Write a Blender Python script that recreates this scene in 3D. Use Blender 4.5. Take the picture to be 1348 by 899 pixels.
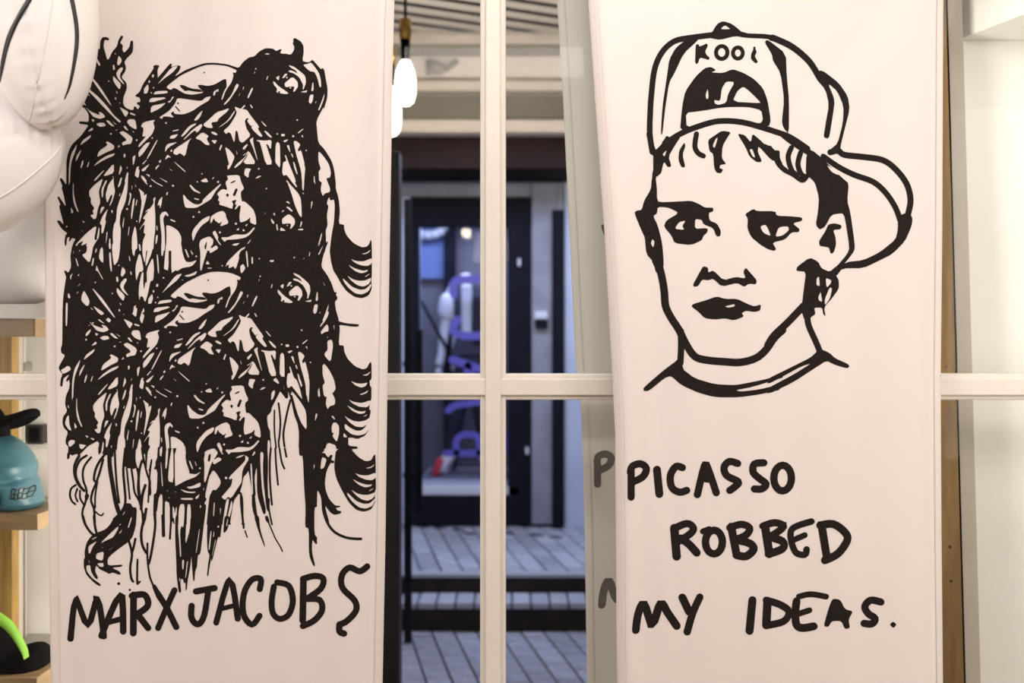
import bpy, bmesh, math, random
import numpy as np
from mathutils import Vector, Matrix, Euler
from mathutils.geometry import delaunay_2d_cdt

random.seed(7)
for o in list(bpy.data.objects):
    bpy.data.objects.remove(o)
SC = bpy.context.scene
COL = SC.collection
PI = math.pi

# ---------------------------------------------------------------- camera, world, lights, exposure
F = 1348.0                    # focal length in pixels of a 1348 x 899 frame
DB = 2.3                      # distance from the camera to the banners
CZ = 1.48                     # eye height
cam_d = bpy.data.cameras.new('camera')
cam_d.sensor_fit = 'HORIZONTAL'
cam_d.sensor_width = 36.0
cam_d.lens = 36.0
cam_d.clip_start = 0.05
cam_d.clip_end = 100
cam_d.dof.use_dof = True
cam_d.dof.focus_distance = 2.32
cam_d.dof.aperture_fstop = 2.1
cam = bpy.data.objects.new('camera', cam_d)
cam.location = (0, -DB, CZ)
cam.rotation_euler = (PI / 2, 0, 0)
COL.objects.link(cam)
SC.camera = cam

w = bpy.data.worlds.new('night_sky')
SC.world = w
w.use_nodes = True
bg = w.node_tree.nodes['Background']
bg.inputs[0].default_value = (0.30, 0.36, 0.62, 1)
bg.inputs[1].default_value = 0.12

def area(name, loc, size, power, col, rot=(0, 0, 0), size_y=None):
    d = bpy.data.lights.new(name, 'AREA')
    d.shape = 'RECTANGLE'
    d.size = size
    d.size_y = size_y or size
    d.energy = power
    d.color = col
    o = bpy.data.objects.new(name, d)
    o.location = loc
    o.rotation_euler = rot
    COL.objects.link(o)
    return o

WARM = (1.0, 0.94, 0.915)
# ceiling panels of the shop, tilted a little towards the window wall
area('shop_ceiling_light', (-1.35, -2.2, 2.92), 1.3, 29, WARM, (math.radians(38), 0, math.radians(-8)))
area('shop_ceiling_light', (1.35, -2.2, 2.92), 1.3, 29, WARM, (math.radians(38), 0, math.radians(8)))
area('shop_ceiling_light', (0.0, -2.9, 2.99), 1.8, 30, WARM, (math.radians(22), 0, 0), 0.35)
def aimed(name, loc, to, size, power, col, size_y=None):
    d = Vector(to) - Vector(loc)
    return area(name, loc, size, power, col, d.to_track_quat('-Z', 'Y').to_euler(), size_y)
# added unseen fills for both sides and the gap between the banners
aimed('side_fill_light', (2.15, -0.55, 2.75), (1.6, 0.6, 1.35), 0.5, 7, (1.0, 0.95, 0.87))
aimed('side_fill_light', (2.1, -1.5, 1.7), (1.65, 0.45, 1.5), 0.7, 16, (1.0, 0.95, 0.87), 1.4)
aimed('side_fill_light', (-2.15, -0.45, 2.75), (-1.35, 0.7, 1.3), 0.5, 9, (1.0, 0.94, 0.86))
aimed('side_fill_light', (-2.2, -1.5, 1.9), (-0.9, -0.15, 1.85), 0.6, 8, WARM, 1.2)
aimed('gap_fill_light', (0.05, -0.95, 2.96), (0.18, 0.32, 1.5), 0.35, 14, (1.0, 0.95, 0.87))
# strip light lighting the shelves from behind the left banner
aimed('shelf_light', (-0.60, 0.46, 0.98), (-1.5, 0.66, 0.98), 0.10, 11, (1.0, 0.92, 0.82), 0.95)
aimed('jamb_fill_light', (0.86, 0.20, 1.6), (1.75, 0.44, 1.55), 0.06, 5.5, (1.0, 0.95, 0.86), 1.7)  # added fill hidden behind the right banner to brighten wall and soffit
# covered alley: cold light overhead, an added warm fill on the canopy, the opposite shop's own display light
aimed('alley_light', (0.0, 3.25, 2.70), (0.0, 3.35, 0.2), 2.0, 48, (0.58, 0.67, 1.0), 0.5)
aimed('canopy_fill_light', (0.25, 2.1, 2.35), (0.0, 3.85, 3.0), 1.2, 20, (1.0, 0.90, 0.78), 0.3)
area('display_light', (-0.35, 4.95, 2.42), 0.9, 15, (0.62, 0.70, 1.0), (0, 0, 0), 0.4)

SC.view_settings.view_transform = 'Standard'
SC.view_settings.look = 'None'
SC.view_settings.gamma = 1.0
SC.view_settings.use_curve_mapping = False
SC.view_settings.exposure = -0.05

# ---------------------------------------------------------------- helpers
def P(px, py, d):
    """point seen at pixel (px, py), d metres in front of the eye"""
    return Vector(((px - 674.0) * d / F, d - DB, CZ + (449.5 - py) * d / F))

def mat(name, col, rough=0.6, var=0.06, scale=12.0, bump=0.0, bscale=60.0, metal=0.0, emit=0.0, stretch=None, rnd=0.0, spec=0.5):
    m = bpy.data.materials.new(name)
    m.use_nodes = True
    nt = m.node_tree
    b = nt.nodes['Principled BSDF']
    b.inputs['Roughness'].default_value = rough
    b.inputs['Metallic'].default_value = metal
    b.inputs['Specular IOR Level'].default_value = spec
    tc = nt.nodes.new('ShaderNodeTexCoord')
    mp = nt.nodes.new('ShaderNodeMapping')
    nt.links.new(tc.outputs['Object'], mp.inputs['Vector'])
    if stretch:
        mp.inputs['Scale'].default_value = stretch
    n = nt.nodes.new('ShaderNodeTexNoise')
    n.inputs['Scale'].default_value = scale
    n.inputs['Detail'].default_value = 5
    nt.links.new(mp.outputs['Vector'], n.inputs['Vector'])
    r = nt.nodes.new('ShaderNodeValToRGB')
    r.color_ramp.elements[0].position = 0.3
    r.color_ramp.elements[1].position = 0.7
    r.color_ramp.elements[0].color = tuple(max(0, c * (1 - var)) for c in col) + (1,)
    r.color_ramp.elements[1].color = tuple(min(1, c * (1 + var)) for c in col) + (1,)
    nt.links.new(n.outputs['Fac'], r.inputs['Fac'])
    out = r.outputs['Color']
    if rnd:
        oi = nt.nodes.new('ShaderNodeObjectInfo')
        hs = nt.nodes.new('ShaderNodeHueSaturation')
        ma = nt.nodes.new('ShaderNodeMapRange')
        ma.inputs['To Min'].default_value = 1 - rnd
        ma.inputs['To Max'].default_value = 1 + rnd
        nt.links.new(oi.outputs['Random'], ma.inputs['Value'])
        nt.links.new(ma.outputs['Result'], hs.inputs['Value'])
        nt.links.new(out, hs.inputs['Color'])
        out = hs.outputs['Color']
    nt.links.new(out, b.inputs['Base Color'])
    if emit:
        nt.links.new(out, b.inputs['Emission Color'])
        b.inputs['Emission Strength'].default_value = emit
    if bump:
        n2 = nt.nodes.new('ShaderNodeTexNoise')
        n2.inputs['Scale'].default_value = bscale
        n2.inputs['Detail'].default_value = 3
        nt.links.new(mp.outputs['Vector'], n2.inputs['Vector'])
        bp = nt.nodes.new('ShaderNodeBump')
        bp.inputs['Strength'].default_value = bump
        bp.inputs['Distance'].default_value = 0.002
        nt.links.new(n2.outputs['Fac'], bp.inputs['Height'])
        nt.links.new(bp.outputs['Normal'], b.inputs['Normal'])
    return m

def glass_mat(name, tint=(0.97, 0.98, 0.98)):
    m = bpy.data.materials.new(name)
    m.use_nodes = True
    nt = m.node_tree
    nt.nodes.remove(nt.nodes['Principled BSDF'])
    out = nt.nodes['Material Output']
    tr = nt.nodes.new('ShaderNodeBsdfTransparent')
    tr.inputs[0].default_value = tint + (1,)
    gl = nt.nodes.new('ShaderNodeBsdfGlossy')
    gl.inputs['Roughness'].default_value = 0.02
    fr = nt.nodes.new('ShaderNodeFresnel')
    fr.inputs['IOR'].default_value = 1.16
    mx = nt.nodes.new('ShaderNodeMixShader')
    nt.links.new(fr.outputs[0], mx.inputs[0])
    nt.links.new(tr.outputs[0], mx.inputs[1])
    nt.links.new(gl.outputs[0], mx.inputs[2])
    nt.links.new(mx.outputs[0], out.inputs['Surface'])
    return m

def tag(o, label=None, cat=None, group=None, kind=None):
    if label: o['label'] = label
    if cat: o['category'] = cat
    if group: o['group'] = group
    if kind: o['kind'] = kind
    return o

def thing(name, label=None, cat=None, loc=(0, 0, 0), group=None, kind=None):
    o = bpy.data.objects.new(name, None)
    o.empty_display_size = 0.05
    o.location = loc
    COL.objects.link(o)
    return tag(o, label, cat, group, kind)

def world_loc(o):
    v = Vector(o.location)
    while o.parent:
        o = o.parent
        v += Vector(o.location)
    return v

def link(name, me, material, parent=None, smooth=False, loc=None):
    """mesh given in world coordinates (or around loc)"""
    o = bpy.data.objects.new(name, me)
    if material and not me.materials:
        me.materials.append(material)
    if smooth:
        me.polygons.foreach_set('use_smooth', [True] * len(me.polygons))
    COL.objects.link(o)
    base = Vector(loc) if loc else Vector((0, 0, 0))
    if parent:
        o.parent = parent
        o.location = base - world_loc(parent)
    else:
        o.location = base
    return o

def mesh(name, verts, faces):
    me = bpy.data.meshes.new(name)
    me.from_pydata([tuple(v) for v in verts], [], faces)
    me.update()
    return me

class MB:
    """collects simple shapes into one mesh"""
    def __init__(s):
        s.bm = bmesh.new()
    def box(s, x0, x1, y0, y1, z0, z1, bev=0.0, rot=None, piv=None):
        vs = [s.bm.verts.new((x, y, z)) for x in (x0, x1) for y in (y0, y1) for z in (z0, z1)]
        idx = [(0, 1, 3, 2), (4, 6, 7, 5), (0, 4, 5, 1), (2, 3, 7, 6), (0, 2, 6, 4), (1, 5, 7, 3)]
        fs = [s.bm.faces.new([vs[i] for i in f]) for f in idx]
        if bev:
            es = list({e for f in fs for e in f.edges})
            r = bmesh.ops.bevel(s.bm, geom=es, offset=bev, segments=2, affect='EDGES', profile=0.5)
            vs = list({v for f in r['faces'] for v in f.verts} | {v for v in vs if v.is_valid})
        if rot:
            p = Vector(piv) if piv else Vector(((x0 + x1) / 2, (y0 + y1) / 2, (z0 + z1) / 2))
            bmesh.ops.rotate(s.bm, cent=p, matrix=rot, verts=vs)
        return s
    def tube(s, pts, r, n=10, cap=True):
        pts = [Vector(p) for p in pts]
        rs = r if isinstance(r, (list, tuple)) else [r] * len(pts)
        rings = []
        for i, p in enumerate(pts):
            t = (pts[min(i + 1, len(pts) - 1)] - pts[max(i - 1, 0)]).normalized()
            a = t.cross(Vector((0, 0, 1)) if abs(t.z) < 0.9 else Vector((1, 0, 0))).normalized()
            b = t.cross(a)
            rings.append([s.bm.verts.new(p + (a * math.cos(2 * PI * k / n) + b * math.sin(2 * PI * k / n)) * rs[i]) for k in range(n)])
        for i in range(len(rings) - 1):
            for k in range(n):
                s.bm.faces.new((rings[i][k], rings[i][(k + 1) % n], rings[i + 1][(k + 1) % n], rings[i + 1][k]))
        if cap:
            s.bm.faces.new(rings[0][::-1])
            s.bm.faces.new(rings[-1])
        return s
    def lathe(s, c, prof, n=24):
        rings = []
        for r, z in prof:
            rings.append([s.bm.verts.new((c[0] + r * math.cos(2 * PI * k / n), c[1] + r * math.sin(2 * PI * k / n), c[2] + z)) for k in range(n)])
        for i in range(len(rings) - 1):
            for k in range(n):
                s.bm.faces.new((rings[i][k], rings[i][(k + 1) % n], rings[i + 1][(k + 1) % n], rings[i + 1][k]))
        s.bm.faces.new(rings[0][::-1])
        s.bm.faces.new(rings[-1])
        return s
    def grid(s, rows, close=False, capends=False):
        vr = [[s.bm.verts.new(p) for p in r] for r in rows]
        m = len(vr[0])
        for i in range(len(vr) - 1):
            for k in range(m if close else m - 1):
                s.bm.faces.new((vr[i][k], vr[i][(k + 1) % m], vr[i + 1][(k + 1) % m], vr[i + 1][k]))
        if capends:
            s.bm.faces.new(vr[0][::-1])
            s.bm.faces.new(vr[-1])
        return s
    def done(s, name, material, parent=None, smooth=False):
        bmesh.ops.recalc_face_normals(s.bm, faces=s.bm.faces)
        me = bpy.data.meshes.new(name)
        s.bm.to_mesh(me)
        s.bm.free()
        return link(name, me, material, parent, smooth)

def box(name, material, x0, x1, y0, y1, z0, z1, parent=None, bev=0.002, rot=None, piv=None):
    return MB().box(x0, x1, y0, y1, z0, z1, bev, rot, piv).done(name, material, parent)

def pbox(name, material, px0, py0, px1, py1, d, thick, parent=None, bev=0.002):
    a, b = P(px0, py0, d), P(px1, py1, d)
    return box(name, material, a.x, b.x, a.y, a.y + thick, b.z, a.z, parent, bev)

# ---------------------------------------------------------------- printed artwork, traced as flat shapes
# '@x y s' moves the origin; K / W closed ink / bare shape; S / E w ... ink / bare stroke; O / o cx cy rx ry w ring; D / d x y r dot
UP_INK = '''
@75 40 8.987
K 420 130 470 185 515 240 520 135 545 85 600 85 628 105 615 125 570 115 558 200 585 290 600 350 620 345 660 255 715 190 730 120 760 65 790 70 780 95 750 150 785 180 775 225 795 270 860 205 875 125 905 125 905 215 895 270 830 330 800 375 820 440 815 480 770 545 775 570 825 620 830 690 790 790 785 860 800 899 @75 140 8.987 830 25 880 45 910 40 912 0 935 5 960 40 985 0 @75 40 8.987 985 899 945 870 955 850 990 850 985 800 935 785 930 770 975 735 990 715 1020 640 1150 450 1140 430 1160 410 1215 415 1190 470 1195 560 @205 60 8.987 25 385 165 208 190 215 175 250 185 245 262 228 290 235 275 290 215 365 340 285 480 235 580 205 700 203 850 220 970 262 990 255 1040 190 1110 140 1170 135 1230 75 1300 40 1348 38 @305 45 8.987 500 180 530 205 580 180 597 188 575 225 600 235 640 232 700 245 735 195 742 150 720 110 730 95 728 60 745 42 820 85 850 140 852 220 835 315 900 335 935 320 955 300 1005 355 1055 415 1075 398 1095 420 1115 540 1135 640 1130 760 1085 899 @305 140 8.987 1090 0 1000 170 1010 300 1025 430 1100 510 1180 640 1210 740 1230 899 @345 230 8.987 870 160 905 280 920 430 905 580 970 590 968 640 1000 720 1080 810 1180 858 1240 850 1270 815 1280 775 1295 775 1300 899 @345 320 8.987 1300 90 1300 380 1290 440 1300 500 1295 550 1260 620 1180 652 1090 635 1000 570 940 490 880 380 845 330 815 220 800 100 @345 230 8.987 800 899 820 720 780 680 750 760 @345 320 8.987 770 30 720 150 697 280 760 360 820 470 855 580 880 580 880 600 870 605 890 640 885 670 860 690 870 780 905 899 @345 410 8.987 905 115 1000 140 1140 150 1145 165 1130 180 1060 178 910 155 920 200 905 400 965 400 970 470 1010 560 1100 650 1190 685 1240 670 1275 600 1295 600 1298 800 @345 500 8.987 1270 10 1280 80 1295 80 1295 220 1275 280 1268 350 1290 360 1270 450 1250 500 1265 580 1220 660 1130 700 1050 680 1010 690 1020 690 1020 780 1130 790 1130 815 1050 820 1140 899 @350 590 8.987 1010 20 830 5 690 0 685 40 640 60 440 60 435 90 395 90 385 0 @345 500 8.987 430 800 435 630 420 520 380 420 345 250 280 40 250 60 290 210 280 215 200 110 210 150 120 320 110 380 60 430 75 560 100 600 100 710 60 899 30 899 @205 600 8.987 1200 20 1100 60 800 150 690 130 560 200 540 330 450 420 200 560 120 420 60 460 0 420 @70 590 8.987 1250 330 1210 500 1150 300 1040 150 970 250 850 230 760 60 680 120 600 60 450 40 330 60 260 150 240 90 215 90 190 70 180 140 155 140 155 60 @70 500 8.987 165 870 170 795 140 760 138 710 165 620 120 570 105 510 110 440 155 370 130 290 140 190 180 100 185 20 130 20 110 10 105 70 95 82 82 70 @70 410 8.987 80 880 85 800 105 740 75 700 65 660 90 600 130 520 90 490 85 440 100 380 100 100 @70 320 8.987 105 650 130 450 140 400 115 330 130 318 165 350 205 280 193 150 215 50 240 0 @70 230 8.987 200 899 235 800 265 760 215 745 185 790 172 780 185 730 150 745 140 835 125 840 118 780 130 710 155 690 90 640 50 570 40 545 65 535 110 590 90 500 60 370 75 350 40 260 60 255 100 320 135 375 100 200 85 150 95 130 65 50 75 30 95 45 140 120 140 0 @75 140 8.987 95 809 95 640 120 540 170 450 290 350 350 270 385 225 265 205 265 180 300 180 385 190 385 100 340 30 290 0 @75 40 8.987 275 890 310 872 360 899 290 800 180 720 240 625 330 710 365 715 440 780 540 890 @75 140 8.987 640 95 740 195 765 180 680 110 600 0 @75 40 8.987 500 790 390 700 330 610 295 525 345 400 395 270 430 305 465 335 490 400 515 432 522 405 485 340 455 255
'''
UP_CUT = '''
@75 40 8.987
W 735 300 765 335 770 370 735 420 715 400 725 330
W 665 410 685 415 692 465 670 475
W 755 440 785 440 780 470 750 520 750 560 800 635 790 640 730 580 705 520 720 480
W 672 540 690 560 765 640 745 705 700 650 668 590
W 385 530 405 535 520 670 655 890 640 890 500 700
W 700 710 725 745 712 750
W 690 790 708 800 705 825 690 815
W 740 850 755 860 750 870
W 360 745 400 775 385 780
d 425 460 9
d 695 280 8
d 620 605 8
W 1130 520 1155 530 1145 560 1125 555
W 1090 590 1108 600 1100 625 1085 620
W 1075 640 1085 650 1090 690 1070 750 1030 750 1035 690
d 1145 680 9
d 1120 740 9
W 1145 755 1170 720 1300 710 1310 740 1150 760
W 1110 800 1270 790 1290 805 1090 860
@75 140 8.987
W 340 5 400 60 490 100 520 105 500 70 540 75 585 130 520 155 440 130 400 80
W 420 150 460 170 440 185 425 185
W 745 10 830 55 850 75 815 135 750 20
W 865 70 930 95 930 112 870 95
W 850 150 930 155 950 280 870 240 830 190
W 470 215 520 195 570 200 590 235 520 250
W 585 170 620 170 690 245 640 230
W 650 170 710 215 700 220
W 785 235 810 230 850 290 820 280
W 890 290 915 300 910 315
W 370 305 420 255 440 270 430 290
W 275 465 310 400 420 335 400 380 330 430
W 125 899 130 700 160 560 240 445 225 510 165 650 150 760 145 899
W 220 655 230 590 285 515 290 530 240 630
W 280 730 300 650 320 635 315 680 295 730
W 360 720 380 660 392 660 375 720
W 480 610 510 530 610 460 585 430 605 415 685 465 680 510 600 545
W 435 720 500 650 600 585 690 555 680 585 570 635
W 735 310 790 290 900 370 880 445 820 450 780 465 770 430 835 400
W 720 490 740 455 750 480
W 690 290 720 270 715 285
d 645 328 11
d 945 400 11
d 1130 375 10
W 995 240 1020 190 1150 160 1165 170 1140 190 1160 250 1130 330 1060 400 970 490 965 460 1060 350 1010 365 1030 260
W 965 540 1050 440 1105 420 1090 460 1020 560 970 605
W 1060 620 1180 400 1195 400 1080 620
W 1010 680 1060 630 1065 640 1020 690
W 1000 750 1090 685 1095 690 1040 765 1010 770
W 895 600 930 575 930 600 910 690 900 690
W 790 565 810 560 815 590 795 615
W 920 820 945 715 975 710 965 740 980 755 965 850
W 1050 800 1100 810 1100 840
W 995 830 1020 820 1070 890 1040 890
W 1105 850 1170 890 1150 895
W 680 670 680 790 580 830 560 820
W 450 870 560 760 570 765 460 890
W 735 800 755 690 775 745 740 815
W 800 899 830 780 850 785 830 899
W 820 740 840 705 835 735
@205 60 8.987
W 20 462 70 395 185 250 262 232 200 310 105 385
W 118 490 215 405 300 340 480 260 590 228 700 225 840 240 960 290 945 325 910 315 920 350 900 430 830 530 790 640 775 640 800 560 825 510 840 490 835 395 800 400 700 460 620 478 520 460 495 470 505 490 560 545 550 560 430 578 340 565 280 530 230 500 195 498 190 515 165 520
K 275 465 310 458 420 505 520 515 560 545 480 545 380 525 340 535 290 490
D 572 320 10
W 955 445 990 470 870 650 820 700 800 700 900 580
W 685 545 745 510 740 550 715 540 700 590 680 595
W 250 612 400 635 540 655 590 610 655 600 630 650 520 710 430 770 320 810 215 805 205 770 170 800 215 850 130 835 85 840 75 868 40 850 100 810 160 765 225 680
S 14 230 718 275 768
D 258 678 11
W 190 600 215 600 160 675 135 665 175 640
W -50 625 125 605 -40 680
W -50 715 60 690 125 672 60 735 0 770 -60 800
W 1085 615 1140 500 1160 510 1100 630
W 1115 700 1130 700 1155 740 1140 745
W 1035 490 1050 490 1030 535
W 990 575 1005 560 980 610
@305 45 8.987
W 395 240 430 230 460 240 430 252
W 415 545 430 500 440 505 425 550
W 270 480 275 445 285 450
d 290 415 9
W 525 520 570 490 560 555
W 495 565 510 565 560 620 680 700 640 712 530 695 545 650 500 600
D 565 690 12
W 600 525 630 470 665 470 625 520
d 655 515 10
W 630 580 720 500 780 560 785 620 745 680 725 680 745 620 700 620 640 630 628 600
d 695 635 10
W 675 365 740 385 800 430 870 490 880 570 850 655 838 650 845 600 800 510 740 465 670 445 690 425 740 440 780 465 760 430 690 390
W 810 685 840 675 895 660 885 690
W 955 570 968 575 968 670 940 675
W 925 715 970 710 955 800 930 825 910 800
W 985 810 1005 785 995 815
@205 140 8.987
W 445 165 500 90 560 40 520 130 480 165
W 555 215 640 145 720 70 800 45 870 20 850 60 740 150 735 180 655 190 680 260 600 250
W 750 245 850 170 930 50 940 60 880 160 760 248
W 290 350 350 270 400 220 470 195 475 210 400 260 370 300 310 355
W 320 385 430 270 540 200 550 230 510 290 470 310 480 285 440 290 330 390
W 190 285 265 265 265 280 200 295
W 160 370 180 340 265 320 220 375 170 380
W 460 375 550 300 630 350 600 385 645 460 590 455 530 400
W 650 300 690 300 735 330 720 345 670 325
W 655 400 730 400 700 450
W 115 475 140 440 260 415 150 480 105 545
W 215 500 430 360 380 420 340 595 280 545 245 575 200 555
W 165 525 185 505 195 525 180 540
W 110 620 135 565 180 605 145 600 115 630
W 200 635 350 765 340 775 240 685
W 35 650 60 630 65 655 45 670
W 0 720 45 685 40 705 0 755
W 150 730 190 755 185 762
W 750 510 775 450 790 460 765 525
W 820 475 880 520 920 570 935 600 900 690 870 740 850 750 850 700 870 690 845 590
W 950 510 970 565 960 570
W 1030 490 1080 445 1095 455 1050 515 1035 510
W 1030 580 1090 540 1080 555 1040 585
W 1060 685 1045 650 935 735 930 720 960 680 1060 600 1100 515 1195 685
K 1040 655 1000 690 1080 580 1097 545 1085 590
W 1115 395 1160 365 1155 420 1210 630 1205 640 1150 480 1120 420
W 1060 730 1135 740 1105 790 1100 850 1045 810
d 1225 742 11
W 1180 860 1215 825 1260 825 1220 850
d 545 797 9
d 120 195 11
W 935 0 1000 30 1080 40 1120 100 1235 250 1210 265 1275 360 1240 365 1170 300 1130 250 1165 215 1130 240 1080 170 1105 150 1080 140 1055 170 1065 220 1080 270 1130 345 1030 435 990 410 970 300 945 282 935 420 920 415 890 320 860 305 835 330 800 290 870 230 940 120 960 70 940 30
W 995 40 1055 -20 1060 0 1010 50
'''
UP_CUT2 = '''
@305 45 8.987
W 1075 760 1100 695 1090 770 1040 899 1020 899 1065 790
@305 140 8.987
W 300 400 400 410 480 400 470 520 430 450 415 455 430 500 490 690 410 695 340 430 325 420 305 415
W 350 180 370 185 425 245 400 240
W 385 290 420 300 480 360 475 380 430 350
W 520 660 525 450 550 420 575 450 580 690 570 730 535 685
W 585 330 625 325 635 350 595 360
W 610 410 660 390 670 400 630 430
d 545 330 10
d 727 352 13
W 780 310 840 262 850 268 790 320
W 820 345 840 335 845 375
W 650 465 680 455 695 540 690 545
W 700 560 715 555 730 600 720 605
W 600 780 610 660 650 650 630 575 645 580 680 680 745 840 760 899 720 899 650 810 615 825
W 725 650 745 665 780 800 770 805 740 730
W 730 410 760 405 815 450 780 510 790 535 820 510 865 690 850 695 870 710 855 899 830 899 820 760 760 560
d 775 160 10
d 880 520 9
W 1025 525 1080 580 1150 680 1175 780 1165 840 1115 850 1130 899 1060 899 1040 880 1025 770 1055 740 1025 650
W 970 820 980 825 985 899 970 899
W 650 870 680 899 650 899
'''
UP_CUT3 = '''
@70 230 8.987
W 490 75 560 0 580 0 500 75
W 435 190 500 120 600 45 580 110 550 200 570 330 540 400 520 520 490 530 445 480 490 470 475 430 500 400 450 330 460 290 435 250
W 585 270 580 180 630 70 650 70 605 170 600 270
W 640 310 630 240 660 120 720 40 705 25 720 20 725 120 740 200 710 310 680 375 675 360 700 290 710 240 690 240 650 335
W 565 470 575 400 590 380 620 385 580 450
W 690 420 715 425 705 465
W 560 580 600 480 660 400 640 460 625 530 635 560 600 700 580 690 585 600
W 345 540 380 560 365 572
W 340 665 355 660 345 672
W 230 95 240 100 240 220 270 350 305 440 290 440 245 350 225 250
W 200 375 240 440 205 460
W 175 0 185 0 178 120 170 110
d 145 610 10
W 770 140 800 40 820 30 800 120 775 155
W 780 250 800 210 795 255
W 865 0 890 0 880 200 855 330 800 460 790 580 805 640 800 800 780 899 720 899 710 700 725 590 750 540 760 400 790 300 835 180 860 60
W 900 205 930 230 905 350 885 370 910 260
W 930 130 940 130 930 190
W 970 120 985 130 975 150
W 945 290 965 270 960 350 945 440 930 535 920 500 930 380
W 985 300 1000 290 985 370 975 370
W 820 600 840 500 845 510 830 640
W 885 720 895 610 905 620 890 725
d 875 405 12
d 990 550 9
W 1005 155 1080 215 1070 250 1110 225 1105 270 1070 400 1030 550 1015 580 1020 520 1050 330 1030 210
W 960 0 1000 0 1010 45
W 1045 0 1120 110 1110 120 1040 30
d 1155 135 12
W 1155 40 1185 65 1175 75
W 1190 75 1300 130 1290 140 1200 90
W 1250 30 1348 80 1348 95 1260 40
W 1090 440 1130 400 1145 410 1095 445
W 1185 280 1215 262 1200 340 1210 470 1210 640 1195 760 1185 899 1055 899 1060 780 1095 700 1070 690 1085 590 1060 600 1020 660 1030 630 1080 560 1090 530 1060 520 1100 460 1190 340
W 1225 660 1220 600 1235 610 1235 660
W 1210 830 1215 720 1240 710 1230 800
W 930 899 930 750 965 600 985 650 1000 850 970 899
W 630 830 640 680 655 675 645 760
W 670 870 670 760 685 750 690 870
W 1010 820 1030 820 1040 899 1020 899
W 525 760 550 620 560 640 555 720 540 770
@205 230 8.987
W 50 480 75 445 115 430 150 475 140 497 115 465 85 520 105 640 110 899 65 899 70 720 52 560
W 120 595 180 605 260 660 300 740 290 899 120 899 125 700
W 165 520 230 545 225 560 175 540
W 20 370 40 300 80 250 70 340 50 405 45 350
W 120 235 130 200 145 210 130 245
d 200 128 13
W 390 125 405 110 460 170 530 212 520 222 440 190
W 525 70 595 35 625 88 560 88
W 668 45 690 25 695 35 675 55
d 740 85 13
d 488 82 9
W 315 235 330 235 370 290 450 345 510 350 545 330 560 290 620 235 700 165 770 105 775 120 720 185 690 230 655 290 630 305 570 340 480 390 345 390 325 320
W 445 270 510 285 510 300 460 290
W 840 10 990 0 1010 80 1050 165 1005 205 1020 320 1050 310 1160 410 1190 500 1195 600 1115 565 1125 500 1085 540 1000 570 990 490 1010 365 985 365 945 415 935 400 960 360 945 350 925 400 890 400 840 380 750 355 760 320 735 300 755 265 725 225 790 165 850 185 825 90 860 50
K 880 95 940 65 945 80 900 102
K 832 240 850 220 870 240 852 268
S 30 955 178 930 238
K 900 310 960 295 940 340 945 400 905 400 920 350
W 655 490 730 445 795 425 830 460 835 500 870 575 760 615 790 545 755 580 700 540 690 510 660 575 645 560
W 420 700 440 640 540 530 620 490 645 490 630 540 540 600 480 680 440 780 430 770
W 670 685 705 655 745 740 735 770 780 830 765 835 720 770
W 770 740 860 740 930 705 1060 710 1110 680 1165 620 1180 635 1110 715 1060 745 960 765 840 770 820 800
W 950 655 990 625 985 660
W 1030 650 1040 640 1060 665 1030 670
W 1060 600 1090 575 1085 600 1070 610
d 950 580 14
d 762 683 13
W 1085 815 1125 765 1130 775 1095 820
W 900 835 930 815 1000 805 960 840
W 510 820 530 765 640 725 685 770 680 820 650 860 660 870 720 840 745 870 690 899 520 899
K 580 880 575 850 600 790 605 800 595 880
d 510 440 13
d 440 495 12
'''
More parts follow.
